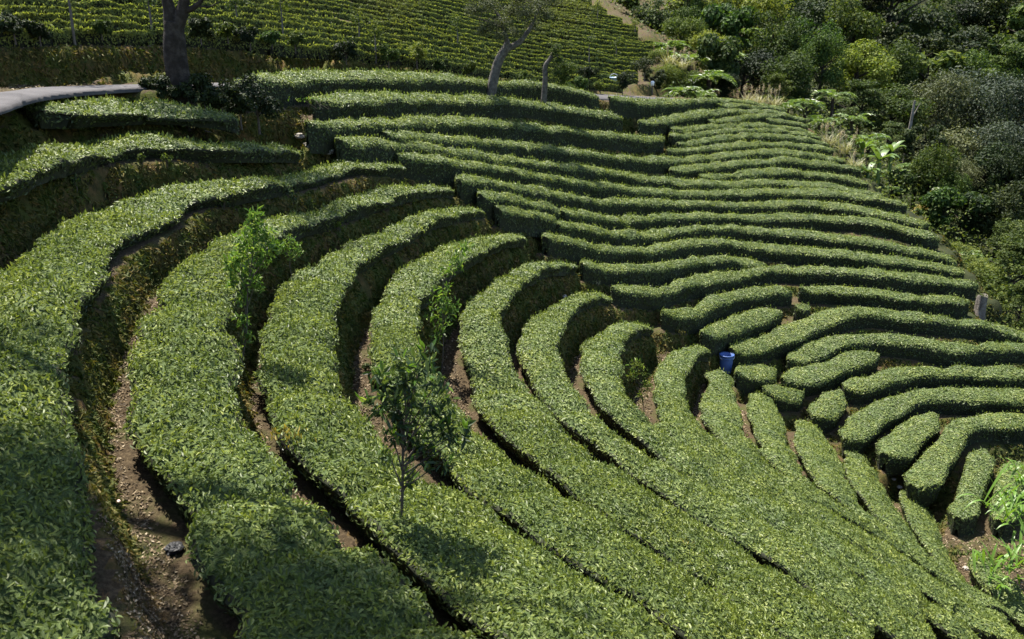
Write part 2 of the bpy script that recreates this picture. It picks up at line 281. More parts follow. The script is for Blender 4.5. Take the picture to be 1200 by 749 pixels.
for k in range(30):
    us = np.arange(-60, 790, 18.0); v = np.interp(us, UPV0[:, 0], UPV0[:, 1])-2-k*np.interp(us, UPSP[:, 0], UPSP[:, 1])*(1-.010*k)
    v = v+.9*np.sin(us*.021+k*1.3)+.5*np.sin(us*.06+k)
    ok = (us < np.interp(v, UPEDGE[:, 0], UPEDGE[:, 1])) & (v > -30)
    if k > 11: ok &= us > 330
    us, v = us[ok], v[ok]
    if len(us) > 4: UPR['U%02d' % k] = [(a, b, a, b) for a, b in zip(us, v)]

def crom(P, per):
    P = np.asarray(P, float); Q = np.vstack([2*P[0]-P[1], P, 2*P[-1]-P[-2]]); out = []
    for i in range(1, len(Q)-2):
        t = np.linspace(0, 1, per, endpoint=False)[:, None]; a, b, c, d = Q[i-1], Q[i], Q[i+1], Q[i+2]
        out.append(.5*(2*b+(c-a)*t+(2*a-5*b+4*c-d)*t*t+(3*b-a-3*c+d)*t**3))
    return np.vstack(out+[P[-1:]])
RAILS = []          # ground points (x,y,z) under every hedge
HEDGE = {}
def trace(key, st, S, tilt, h, wmin, wmax):
    q = crom(st, 8); c = .5*(q[:, :2]+q[:, 2:]); C = on(S, c[:, 0], c[:, 1])
    du = on(S, c[:, 0]+4, c[:, 1])-C; dv = on(S, c[:, 0], c[:, 1]-3)-C
    n = np.cross(du, dv); n[n[:, 2] < 0] *= -1; n = norm(n); tl = np.clip(.12+(c[:, 1]-410)/150*.83, .12, .45 if key in 'AB' else .95)[:, None] if tilt is None else tilt; n = norm(n*tl+np.array([0, 0, 1.0])*(1-tl))
    k = np.ones(9)/9; wide = 1+(.0 if key == 'B' else .06)*np.clip((c[:, 1]-455)/120, 0, 1)*(tilt is None)*(key not in ('A','M'))
    def sm(A, it=1):
        for _ in range(it):
            p = np.vstack([A[:1].repeat(4, 0), A, A[-1:].repeat(4, 0)]); A = np.stack([np.convolve(p[:, i], k, 'valid') for i in range(3)], 1)
        return A
    n = norm(sm(n, 3))
    def hit(uv):
        d = rays(uv[:, 0], uv[:, 1]); t0 = C[:, 1]/d[:, 1]; t = (C*n).sum(1)/np.minimum((d*n).sum(1), -.03); return d*np.clip(t, t0*.9-.2, t0*1.1+.2)[:, None]
    U, Lo = hit(q[:, :2]), hit(q[:, 2:])
    V = Lo-U; T = norm(np.gradient(C, axis=0)); W = norm(np.cross(n, T)); s = np.sign((V*W).sum(1).mean()); W = W*s
    w = np.abs((V*W).sum(1)); w = np.clip(w*wide, wmin, wmax); C = sm(.5*(U+Lo)); w = np.convolve(np.r_[[w[0]]*4, w, [w[-1]]*4], k, 'valid')
    L = np.r_[0, np.cumsum(np.linalg.norm(np.diff(C, axis=0), axis=1))]
    r = np.linalg.norm(C, axis=1).mean(); m = max(6, int(L[-1]/np.clip(.012*r, .1, .3))); x = np.linspace(0, L[-1], m)
    f = lambda A: np.stack([np.interp(x, L, A[:, i]) for i in range(A.shape[1])], 1)
    C, n = f(C), norm(f(n)); w = np.interp(x, L, w); T = norm(np.gradient(C, axis=0)); W = norm(np.cross(n, T))*s
    e = np.minimum(x, L[-1]-x); cap = np.sqrt(1-(1-np.clip(e/.38, .04, 1))**2); w = w*cap
    pv = project(C)[1]; HEDGE[key] = (C, n, W, w, np.full(m, h) if tilt is not None else np.interp(pv, [260, 450], [.19, .3]), x)
for k, st in NEAR.items(): trace(k, st, S_NEAR, None, .30, .55, 1.7)
for k, st in FARR.items(): trace(k, st, S_FAR, .42, .52 if k not in ('R1','R1b') else .66, .55, 1.35)
for k, st in UPR.items(): trace(k, st, S_UP, 1.0, .3, 1.25, 1.3)
# low on the near slope the rows have grown together: each reaches to the middle between its neighbours
CH = list('BCDEFGHIJKL'); NEW = {}
SEAM = [(640,780,.3),(560,670,.32),(525,630,.32),(495,590,.27),(485,565,.22),(475,550,.18),(480,545,.15),(505,560,.14),(540,595,.14),(590,640,.14)]
for i, k in enumerate(CH):
    C, n, W, w, h, x = HEDGE[k]; f = lambda q: np.convolve(np.r_[[q[0]]*6, q, [q[-1]]*6], np.ones(13)/13, 'valid'); hw = []
    for j, sg, sm_ in ((i-1, 0, i-1), (i+1, 1, i)):
        if j < 0 or j >= len(CH): hw.append(w*.5); continue
        d = np.sqrt(((C[:, None]-HEDGE[CH[j]][0][None])**2).sum(-1)); e = d.min(1); a = d.argmin(1); ok = (a > 0) & (a < d.shape[1]-1) & (e < 3.2)
        mid = .5*(C+HEDGE[CH[j]][0][a]); u, v = project(mid); v0, v1, gap = SEAM[sm_]; b = np.clip((v-v0)/(v1-v0), 0, 1); b = b*b*(3-2*b)
        g_ = gap*(1+1.3*vnoise(mid*1.5, 40+sm_)); t = np.where(ok, (e-np.clip(g_, .09, .7))*.5, w*.5); hw.append(f(w*.5)*(1-b)+t*b)
    up_, dn_ = [np.where(x < .6, w*.5, q) for q in hw]
    NEW[k] = (C+W*((dn_-up_)*.5)[:, None], n, W, up_+dn_, h, x)
HEDGE.update(NEW)
for key, (C, n, W, w, h, x) in HEDGE.items():
    for o in (-.48, -.32, -.16, 0, .16, .32, .48): RAILS.append(C+W*(w*o)[:, None]-np.array([0, 0, 1.0])*(h[:, None]+(.1 if o < -.2 and key in NEAR else 0)))

# ------------------------------------------------------------------ ground sheet
ROAD_LO = pt(np.array([-260,-120,0,40,80,120,175,240,300,400,560,700,790]), np.array([182,158,128,115,109.5,106,103,101.5,101,102,106,116,121]), np.array([6.0,8.3,11,13.5,15,16,17.5,19.8,22.6,27.6,35,41,45]))
ROAD_HI = pt(np.array([-420,-180,0,40,100,170,240,300,400,560,700,790]), np.array([150,124,108,103,101,100,98.5,98,98,101,110,115]), np.array([9,12.3,14.8,16.8,18.4,20,22.2,24.9,30.2,38,44.3,48.2]))
BANK_TOP = pt(np.array([-420,-180,0,100,250,380,480,600,740]), np.array([40,40,41,41,48,61,74,93,111]), np.array([9.8,12.8,15.4,19.1,23.4,29.8,34.1,40.3,47]))
def dense(P, ds=.25):
    P = np.asarray(P); L = np.r_[0, np.cumsum(np.linalg.norm(np.diff(P, axis=0), axis=1))]; x = np.arange(0, L[-1], ds)
    return np.stack([np.interp(x, L, P[:, i]) for i in range(3)], 1)
def resample(P, n):
    P = np.asarray(P); L = np.r_[0, np.cumsum(np.linalg.norm(np.diff(P, axis=0), axis=1))]; x = np.linspace(0, L[-1], n)
    return np.stack([np.interp(x, L, P[:, i]) for i in range(3)], 1)
rl, rh = resample(crom(ROAD_LO, 6), 160), resample(crom(ROAD_HI, 6), 160); rl[:, 1] += .10*vnoise(rl*1.3, 61)+.05*vnoise(rl*4, 62)
for t in np.linspace(-.12, 1.1, 12): RAILS.append(resample(rl, 560)*(1-t)+resample(rh, 560)*t-np.array([0, 0, .035]))
RAILS.append(dense(BANK_TOP, .09)); RAILS.append(dense(BANK_TOP+np.array([-.1, .5, .05]), .15))
EARTH = on(S_NEAR, [10,30,60,20,45], [150,145,160,165,152]); RAILS.append(EARTH)
RP = np.concatenate(RAILS)
forest_ctl = np.array([on(S_FOR, u, v)[0]-np.array([0, 0, 3.2 if v < 200 else 2.2]) for u, v, _ in FORC])
extra = np.array([(0,0,-1.65),(-3,1,-1.65),(3,0,-2.0),(-6,3,-1.5),(0,-12,-1),(-14,-6,0),(14,-4,-8),(22,8,-13),(28,16,-14.5),(34,26,-14),(-30,20,5),(-40,60,16),(-10,90,14),(10,110,20),
 (60,20,-13),(60,60,0),(90,100,18),(40,130,32),(0,150,30),(100,40,2),(-60,0,6),(0,-60,0),(60,-40,-12),(140,140,40),(-140,140,45),(-140,-60,10),(140,-60,-5),(24,30,-12.5),(27,36,-11)], float)
sub = RP[rng.permutation(len(RP))[:520]]
ctl = np.vstack([sub, forest_ctl, extra]); MACRO = TPS(ctl[:, :2], ctl[:, 2], 5e-3)
# spatial hash of rail points
CELL = 2.0; cells = {}
ij = np.floor(RP[:, :2]/CELL).astype(int)
for n_, (a, b) in enumerate(map(tuple, ij)): cells.setdefault((a, b), []).append(n_)
def ground_z(XY):
    XY = np.asarray(XY, float).reshape(-1, 2); zm = MACRO(XY); out = zm.copy(); near = np.full(len(XY), 9.0)
    c = np.floor(XY/CELL).astype(int); key = c[:, 0]*100003+c[:, 1]; order = np.argsort(key, kind='stable'); ks = key[order]
    starts = np.r_[0, np.nonzero(np.diff(ks))[0]+1, len(ks)]
    for s, e in zip(starts[:-1], starts[1:]):
        idx = order[s:e]; a, b = c[idx[0]]; ids = []
        for da in (-1, 0, 1):
            for db in (-1, 0, 1): ids += cells.get((a+da, b+db), [])
        if not ids: continue
        P = RP[ids]
        for t in range(0, len(idx), 400):
            ii = idx[t:t+400]; d2 = ((XY[ii][:, None]-P[None, :, :2])**2).sum(-1); dm = np.sqrt(d2.min(1))
            w = 1/(d2+.012)**3*np.exp(-7.0*np.clip(P[None, :, 2]-zm[ii][:, None], -1.2, 1.2)); w[d2 > 3.6] *= 1e-3
            zl = (w*P[None, :, 2]).sum(1)/w.sum(1); bl = np.clip((1.7-dm)/1.1, 0, 1); bl = bl*bl*(3-2*bl)
            out[ii] = zl*bl+zm[ii]*(1-bl); near[ii] = dm
    ground_z.near = near
    return out
def grow(a, b, steps, lim):
    x = [a]
    for hi, ds in steps:
        while x[-1] < hi: x.append(x[-1]+ds)
    d = steps[-1][1]
    while x[-1] < lim: d *= 1.18; x.append(x[-1]+d)
    y = [a]; d = steps[0][1]
    while y[-1] > -lim: d *= 1.22; y.append(y[-1]-d)
    return np.array(y[:0:-1]+x)
gx = grow(-11, 0, [(7, .085), (26, .16)], 170); gy = grow(2.8, 0, [(15, .085), (30, .13), (48, .2), (75, .5)], 190)
GX, GY = np.meshgrid(gx, gy); XY = np.stack([GX.ravel(), GY.ravel()], 1); GZ = ground_z(XY); NEARD = ground_z.near
P3 = np.c_[XY, GZ]; BASE = P3.copy()
amp = np.maximum(np.clip((NEARD-.03)/.25, 0, 1), .25*((XY[:, 1] > 16.5) & (XY[:, 0] < -3+.4*(XY[:, 1]-25))))*.06*np.clip(.5+XY[:, 1]/24, .5, 1.6)
P3[:, 2] += amp*(vnoise(P3*2.6, 3)+.7*vnoise(P3*6.1, 4)+.5*vnoise(P3*11, 6))
GXn, GYn = len(gx), len(gy)
a = np.arange(GXn*GYn).reshape(GYn, GXn); quads = np.stack([a[:-1, :-1], a[:-1, 1:], a[1:, 1:], a[1:, :-1]], -1).reshape(-1, 4)
# soil: path litter where flat, mossy dry bank where steep
m, nt, N, L = mat_new('soil')
g = N.new('ShaderNodeNewGeometry'); sx = N.new('ShaderNodeSeparateXYZ'); L.new(g.outputs['True Normal'], sx.inputs[0])
path = ramp(N, L, noise(N, L, 26, 8, .75), [(.3, (.020,.014,.008)), (.5, (.060,.043,.024)), (.68, (.12,.090,.052)), (.8, (.20,.16,.105))])
path = mixc(N, L, ramp(N, L, noise(N, L, 1.7, 4), [(.5, (0,0,0)), (.66, (1,1,1))]), path, (.055,.060,.018))
moss = ramp(N, L, noise(N, L, 5, 8, .7), [(.3, (.014,.012,.006)), (.45, (.05,.043,.013)), (.58, (.115,.075,.028)), (.72, (.20,.115,.05))])
moss = mixc(N, L, ramp(N, L, noise(N, L, 1.1, 5), [(.42, (0,0,0)), (.6, (1,1,1))]), moss, (.062,.070,.014))
steep = ramp(N, L, sx.outputs['Z'], [(.72, (1,1,1)), (.9, (0,0,0))])
sp = N.new('ShaderNodeSeparateXYZ'); L.new(g.outputs['Position'], sp.inputs[0]); md = N.new('ShaderNodeMath'); md.operation = 'MULTIPLY_ADD'; L.new(sp.outputs['Y'], md.inputs[0]); md.inputs[1].default_value = -.14; L.new(sp.outputs['X'], md.inputs[2])
fl = ramp(N, L, md.outputs[0], [(0, (0,0,0)), (1, (1,1,1))]); fl_n = fl.node; fl_n.color_ramp.elements[0].position = .0; mr = N.new('ShaderNodeMapRange'); L.new(md.outputs[0], mr.inputs[0]); mr.inputs[1].default_value = 9.5; mr.inputs[2].default_value = 11.5; L.new(mr.outputs[0], fl_n.inputs[0])
col = mixc(N, L, fl, mixc(N, L, steep, path, moss), ramp(N, L, noise(N, L, 1.2, 8, .7), [(.3, (.010,.014,.005)), (.6, (.03,.036,.012)), (.8, (.07,.055,.03))]))
p = N.new('ShaderNodeBsdfPrincipled'); L.new(col, p.inputs['Base Color']); p.inputs['Roughness'].default_value = .95; p.inputs['Specular IOR Level'].default_value = .15
b = N.new('ShaderNodeBump'); b.inputs['Strength'].default_value = .9; b.inputs['Distance'].default_value = .05; L.new(noise(N, L, 22, 8, .75), b.inputs['Height']); L.new(b.outputs[0], p.inputs['Normal'])
o = N.new('ShaderNodeOutputMaterial'); L.new(p.outputs[0], o.inputs[0]); M['soil'] = m
gmb = MB(); gmb.add(P3, quads, 0, True); ground = gmb.build('ground', M['soil']); tag(ground, 'terraced brown earth hillside with leaf-strewn footpaths and mossy banks', 'ground', kind='structure')
# the road
rmb = MB(); tt = np.linspace(0, 1, 7); V = rl[:, None]*(1-tt)[None, :, None]+rh[:, None]*tt[None, :, None]
V = V+np.array([0, 0, 1.0])*(.05*(1-(2*tt-1)**2))[None, :, None]
V = np.concatenate([V[:, :1]-np.array([0, 0, .07]), V, V[:, -1:]-np.array([0, 0, .07])], 1); nn, kk = V.shape[:2]
a = np.arange(nn*kk).reshape(nn, kk); rmb.add(V.reshape(-1, 3), np.stack([a[:-1, :-1], a[1:, :-1], a[1:, 1:], a[:-1, 1:]], -1).reshape(-1, 4)[:, ::-1], 0, True)
tag(rmb.build('road', M['asphalt']), 'narrow grey farm road curving below the dark earth bank', 'road', kind='structure')

# ------------------------------------------------------------------ tea hedges
PROF = np.array([(-.70,-1.3),(-.80,-.75),(-.92,-.40),(-.985,-.20),(-.90,-.05),(-.62,.02),(-.3,.052),(0,.06),(.3,.052),(.62,.02),(.90,-.05),(.985,-.20),(.92,-.40),(.80,-.75),(.70,-1.3)])
def hedge(key, label, group, cover_top=1.5, cover_side=1.0):
    C, n, W, w, h, x = HEDGE[key]; m = len(C); up = np.array([0, 0, 1.0]); sd = abs(hash(key)) % 1000 if False else sum(map(ord, key))
    wn = 1+.09*vnoise(np.c_[x*1.1, x*0, x*0+sd], 1)[:, None]
    ds = x[1]-x[0]; si = np.cumsum(rng.uniform(.55, 1.15, int(x[-1]/.8)+3)); dp = rng.random(len(si))**1.5; sw = max(.1, .75*ds)
    notch = (np.exp(-((x[:, None]-si)/sw)**2)*dp).sum(1)
    wn = wn*(1-.2*notch)[:, None]; drop = .1*notch+.03*vnoise(np.c_[x*.9, x*0, x*0+sd+9], 2)
    q = PROF[None, :, 0]*w[:, None]*.5*wn; z = PROF[None, :, 1]*h[:, None]
    z = np.where(PROF[None, :, 1] > 0, PROF[None, :, 1]*w[:, None], z)
    V = C[:, None]+W[:, None]*q[..., None]+up*z[..., None]
    nv = vnoise(V*2.2, sd)*.055+vnoise(V*6.5, sd+1)*.03
    V[..., 2] += (nv-drop[:, None])*np.where(PROF[None, :, 1] > -.5, 1, 0); V += W[:, None]*((vnoise(V*3.1+7, sd)*.06+vnoise(V*1.2+3, sd)*.06)*np.sign(PROF[None, :, 0]))[..., None]
    k = len(PROF); a = np.arange(m*k).reshape(m, k); quads = np.stack([a[:-1, :-1], a[1:, :-1], a[1:, 1:], a[:-1, 1:]], -1).reshape(-1, 4)
    P = V.reshape(-1, 3); A, B, Cc, D = (P[quads[:, i]] for i in range(4))
    nn = np.cross(Cc-A, D-B); ar = .5*np.linalg.norm(nn, axis=1)
    ctr = (A+B+Cc+D)/4; mid = C.repeat(k-1, 0)[:len(ctr)] if False else np.repeat(C[:-1], k-1, 0)-up*.3
    flip = ((ctr-mid)*nn).sum(1) < 0
    quads = np.where(flip[:, None], quads[:, ::-1], quads); nn = np.where(flip[:, None], -nn, nn); nn = norm(nn)
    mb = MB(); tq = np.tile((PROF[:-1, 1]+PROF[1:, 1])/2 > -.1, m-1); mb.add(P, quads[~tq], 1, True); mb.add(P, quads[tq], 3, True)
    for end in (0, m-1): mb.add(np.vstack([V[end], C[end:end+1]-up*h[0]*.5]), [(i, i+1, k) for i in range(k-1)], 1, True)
    side = np.tile(np.abs(PROF[:-1, 1]+PROF[1:, 1])/2 > .2, m-1); low = np.tile(np.abs(PROF[:-1, 1]+PROF[1:, 1])/2 > 1.0, m-1)
    for end, sg in ((0, -1), (m-1, 1)):
        pc = C[end]-up*h[0]*.5; tdir = norm(C[min(end+1, m-1)]-C[max(end-1, 0)])*sg; a_, b_ = V[end, :-1], V[end, 1:]; c_ = np.repeat(pc[None], k-1, 0)
        A = np.vstack([A, a_]); B = np.vstack([B, b_]); Cc = np.vstack([Cc, c_]); D = np.vstack([D, c_]); ctr = np.vstack([ctr, (a_+b_+2*c_)/4])
        nn = np.vstack([nn, np.repeat(norm(tdir+up*.3)[None], k-1, 0)]); ar = np.r_[ar, .5*np.linalg.norm(np.cross(b_-a_, c_-a_), axis=1)]
        side = np.r_[side, np.full(k-1, True)]; low = np.r_[low, np.abs(PROF[:-1, 1]+PROF[1:, 1])/2 > 1.0]
    r = np.linalg.norm(ctr, axis=1); ll = .047+.00125*r
    u, v = project(ctr); off = ((u < -80) | (u > 1280) | (v > 830))
    dens = np.where(side, cover_side, cover_top)/(ll*ll*.42*.62)*np.where(off, .35, 1)*np.where(low, np.where(r < 11, .9, .4), 1)
    cnt = rng.poisson(ar*dens); idx = np.repeat(np.arange(len(cnt)), cnt); e = rng.random((len(idx), 2))
    pA, pB, pC, pD = A[idx], B[idx], Cc[idx], D[idx]
    Q = (pA*(1-e[:, :1])+pB*e[:, :1])*(1-e[:, 1:])+(pD*(1-e[:, :1])+pC*e[:, :1])*e[:, 1:]
    Ni = nn[idx]; Q = Q+Ni*rng.uniform(-.03, .045, (len(idx), 1))*np.clip(1.3-r[idx]/28, .4, 1)[:, None]*np.clip(ll[idx]/.06, .8, 1.6)[:, None]
    sd_ = side[idx]; upb = np.where(sd_, .0, .3)[:, None]
    Nl = norm(Ni*1.0+rng.normal(size=Ni.shape)*np.where(sd_, .3, np.clip(.82-.03*r[idx], .27, .66))[:, None]+up*upb); Dl = rng.normal(size=Ni.shape)+Ni*np.where(sd_, .1, np.where(r[idx] < 11, 1.0, .6))[:, None]-up*np.where(sd_, .5, 0)[:, None]
    sz = ll[idx]*rng.uniform(.65, 1.25, len(idx)); f = r[idx] < 13
    sh = ~sd_ & (rng.random(len(idx)) < np.where(r[idx] < 20, .11, .05)) & (r[idx] < 46); Q[sh] += up*rng.uniform(.015, .06, (sh.sum(), 1))*np.clip(r[idx][sh]/16, 1, 1.9)[:, None]; Dl[sh] = rng.normal(size=(sh.sum(), 3))*.35+up; Nl[sh] = norm(np.cross(Dl[sh], rng.normal(size=(sh.sum(), 3))))
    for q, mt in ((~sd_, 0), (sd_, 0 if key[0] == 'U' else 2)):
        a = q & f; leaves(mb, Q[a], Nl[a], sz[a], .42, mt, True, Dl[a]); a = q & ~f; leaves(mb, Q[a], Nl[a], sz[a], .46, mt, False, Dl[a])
    o = mb.build('tea_hedge', [M['tea'], M['tea_body'], M['tea_old_shade'], M['tea_under']]); o.data.materials[0] = M['tea_young' if key[0] == 'U' else 'tea']
    tag(o, label, 'tea hedge', group); return o
ORD = 'first second third fourth fifth sixth seventh eighth ninth tenth eleventh twelfth thirteenth fourteenth fifteenth sixteenth seventeenth eighteenth nineteenth twentieth twenty-first twenty-second twenty-third twenty-fourth twenty-fifth twenty-sixth twenty-seventh twenty-eighth twenty-ninth thirtieth'.split()
GN, GF, GU = 'tea hedges of the near bowl', 'tea hedges of the facing slope', 'tea rows of the upper field'
LN = {
'Z': 'short tea hedge just below the grey road, left of the big trunk', 'Y': 'long thin tea hedge above the mossy bank, second below the road',
'A': 'widest tea hedge along the left edge, running down to the shaded lower left corner',
'B': 'broad sunlit tea hedge right of the bare litter path, sapling at its edge', 'C': 'winding tea hedge just left of the dark leafy sapling',
'D': 'curving tea hedge passing behind the dark leafy sapling', 'E': 'curving tea hedge directly right of the thin mid saplings',
'F': 'crescent tea hedge, second to the right of the thin saplings', 'G': 'crescent tea hedge whose tip ends beside the yellow weeds',
'H': 'crescent tea hedge just left of the blue bin', 'I': 'straight tea hedge running downhill from the foot of the blue bin',
'J': 'tea hedge with rounded head, first right of the blue bin row', 'K': 'tea hedge with rounded head, second right of the blue bin row',
'L': 'tea hedge left of the upper bare gully path', 'L2': 'low dark tea hedge between the two bare gully paths'}
LF = {
'R1': 'long roadside tea hedge behind the two leaning trees', 'R1b': 'roadside tea hedge running under the tree ferns to the crest',
'R2': 'tea hedge in front of the two leaning tree trunks', 'R2a': 'short thin tea hedge right under the crest at the top',
'R2b': 'tea hedge with thick round left end below the crest', 'R2c': 'thin tea hedge under the round-ended crest hedge',
'R2d': 'short humped tea hedge at the right shoulder of the slope', 'R3': 'third long tea hedge below the road, ending at the mid dip',
'R3b': 'uppermost of three thin tea hedges starting right of the dip', 'R3c': 'middle of three thin tea hedges starting right of the dip',
'R3d': 'lowest of three thin tea hedges starting right of the dip', 'R4a': 'thin tea hedge starting at the dip, just above the fourth long row',
'R4': 'fourth long tea hedge below the road, starting behind the fifth', 'R4b': 'tea hedge with blunt left end between the fourth and fifth rows',
'R4c': 'thin tea hedge tucked below the blunt-ended one', 'R5': 'fifth long tea hedge below the road, with small bright sprout in front',
'R6': 'sixth long tea hedge below the road', 'R7': 'seventh long tea hedge below the road', 'R7b': 'upper of two short tea hedge stubs beside the bowl crease',
'R8': 'eighth long tea hedge below the road', 'R8b': 'lower of two short tea hedge stubs beside the bowl crease', 'R9': 'ninth long tea hedge below the road',
'R10': 'tenth long tea hedge, starting above the yellow weeds', 'R11': 'tea hedge ending midway, above the stump row', 'R12': 'long tea hedge ending on top of the grey stump',
'R13': 'tea hedge sweeping up from the crease tip above the blue bin', 'R13b': 'straight tea hedge ending at the foot of the grey stump', 'R14': 'short tilted tea bush directly above the blue bin',
'R14b': 'tiny tea bush tucked beside the tilted bush', 'R15': 'thick tea hedge starting at the blue bin and running right', 'R16': 'thick tea hedge with round head, second below the stump',
'R17a': 'small round tea bush right beside the blue bin', 'R17d': 'small tea bush below the round one, above the gully', 'R17': 'knobbly chain of short tea bushes climbing to the right',
'R18a': 'squat tea block standing at the gully edge', 'R18': 'tea hedge running right from behind the squat block', 'R19': 'tea hedge bending from the gully edge to the right side',
'R20': 'short straight tea block inside the bend', 'R21': 'long bent tea hedge beside the lower gully path', 'R22': 'lumpy tea block above the lower gully path',
'R23': 'tea block against the bright long-leaved plants', 'M': 'low tea hedge right of the lower gully path'}
for k in NEAR: hedge(k, LN[k], GN, 2.0, .9)
for k in FARR: hedge(k, LF[k], GF, 2.0, .9)
for i, k in enumerate(UPR): hedge(k, 'low tea row in the distant upper field, %s up from the bank edge' % ORD[i], GU, 1.8, .7)
print('hedges', len(HEDGE))
#PART2
# ------------------------------------------------------------------ helpers that set things on the ground
def gz1(x, y): return float(ground_z(np.array([[x, y]]))[0])
def spot(u, v, Y0=None, Y1=None):
    """where the ray through a place in the photograph meets the ground"""
    d = rays(u, v); d = d/d[1]; Ys = np.linspace(Y0 or 3, Y1 or 80, 900); P = d[None]*Ys[:, None]; g = ground_z(P[:, :2])
    k = np.nonzero(P[:, 2] < g)[0]; k = k[0] if len(k) else len(Ys)-1
    return np.array([P[k, 0], P[k, 1], g[k]])
def upright(u, v, Y):
    p = pt(u, v, Y); return np.array([p[0], p[1], gz1(p[0], p[1])])
def blobs_leaves(mb, blobs, n, size, mat=0, up=.35, wr=.55, shell=.35, fine=False):
    B = np.array(blobs, float); wt = B[:, 3]**2; k = rng.choice(len(B), n, p=wt/wt.sum()); d = norm(rng.normal(size=(n, 3)))
    r = 1-shell*rng.random((n, 1))**1.6; flat = B[k, 4:5] if B.shape[1] > 4 else np.ones((n, 1))
    off = d*r*B[k, 3:4]; off[:, 2] *= flat[:, 0]; P = B[k, :3]+off
    N_ = norm(d*.7+rng.normal(size=(n, 3))*.55+np.array([0, 0, up]))
    leaves(mb, P, N_, size*rng.uniform(.6, 1.35, n), wr, mat, fine, d+rng.normal(size=(n, 3))*.7-np.array([0, 0, .3]))
def crown_mesh(name, mat, seed, n=6500, size=.075, nb=26, spread=.62, flat=.8):
    r2 = np.random.default_rng(seed); bl = []
    for i in range(nb):
        d = norm(r2.normal(size=3)); d[2] *= .85; q = d*spread*r2.random()**.35; q[2] *= 1.25 if q[2] < 0 else 1.0
        bl.append((q[0]*1.1, q[1]*1.1, q[2]*1.15+1.4, r2.uniform(.16, .38), flat))
    mb = MB(); blobs_leaves(mb, bl, n, size, 0, .35, .55, .7); return mb.mesh(name, [mat])
def layered_mesh(name, mat, seed, n=5200, size=.075):
    r2 = np.random.default_rng(seed); mb = MB(); bl = []
    for z, rr in ((.75, .75), (1.1, .85), (1.45, .7), (1.75, .5), (2.0, .28)):
        for k in range(7):
            a = r2.uniform(0, 6.28); q = rr*r2.uniform(.25, 1); bl.append((q*math.cos(a), q*math.sin(a), z+r2.normal()*.06, r2.uniform(.18, .3), .38))
    blobs_leaves(mb, bl, n, size, 0, .8, .5, .7); return mb.mesh(name, [mat])
def trunk_mesh(name, mat, seed, r=.055):
    r2 = np.random.default_rng(seed); mb = MB(); pts = np.array([(0, 0, -.9), (0, 0, 0), (.03, .02, .5), (.02*r2.normal(), .03, 1.0), (.05*r2.normal(), .05*r2.normal(), 1.6)])
    tube(mb, pts, [r*1.3, r*1.15, r, r*.75, r*.25], 7)
    for k in range(6):
        a = r2.uniform(0, 6.28); z = r2.uniform(.75, 1.3); e = np.array([math.cos(a), math.sin(a), r2.uniform(.4, 1)])*r2.uniform(.4, .65)
        s0 = np.array([.02, .02, z]); tube(mb, np.array([s0, s0+e*.5+[0, 0, .04], s0+e]), [r*.5, r*.35, r*.1], 5)
    return mb.mesh(name, [mat])
def part(me, name, parent):
    o = bpy.data.objects.new(name, me); COL.objects.link(o); o.parent = parent; return o

# ------------------------------------------------------------------ forest beyond the gorge
KIND = {'d': ('for_dark', 'dark green', 8000), 'm': ('for_mid', 'mid green', 8000), 'g': ('for_grey', 'airy grey-green', 9500), 'l': ('for_light', 'light green', 7000), 'y': ('yellow', 'yellow-leaved', 5000)}
VAR = {}
for k, (mt, _, n) in KIND.items():
    VAR[k] = [crown_mesh('crown', M[mt], 100+ord(k)*3+i, n, .07 if k != 'g' else .055, 30 if k != 'g' else 44) for i in range(3 if k in 'dm' else 2)]
for k in 'dml': VAR[k].append(layered_mesh('crown', M[KIND[k][0]], 300+ord(k)))
VAR['m'].append(crown_mesh('crown', M['for_mid'], 401, 3600, .15, 16, .7)); VAR['l'].append(crown_mesh('crown', M['for_light'], 402, 3000, .16, 14, .7)); VAR['d'].append(crown_mesh('crown', M['for_dark'], 403, 5200, .11, 20, .75))
TRK = [trunk_mesh('trunk', M['bark'], 50+i) for i in range(3)]
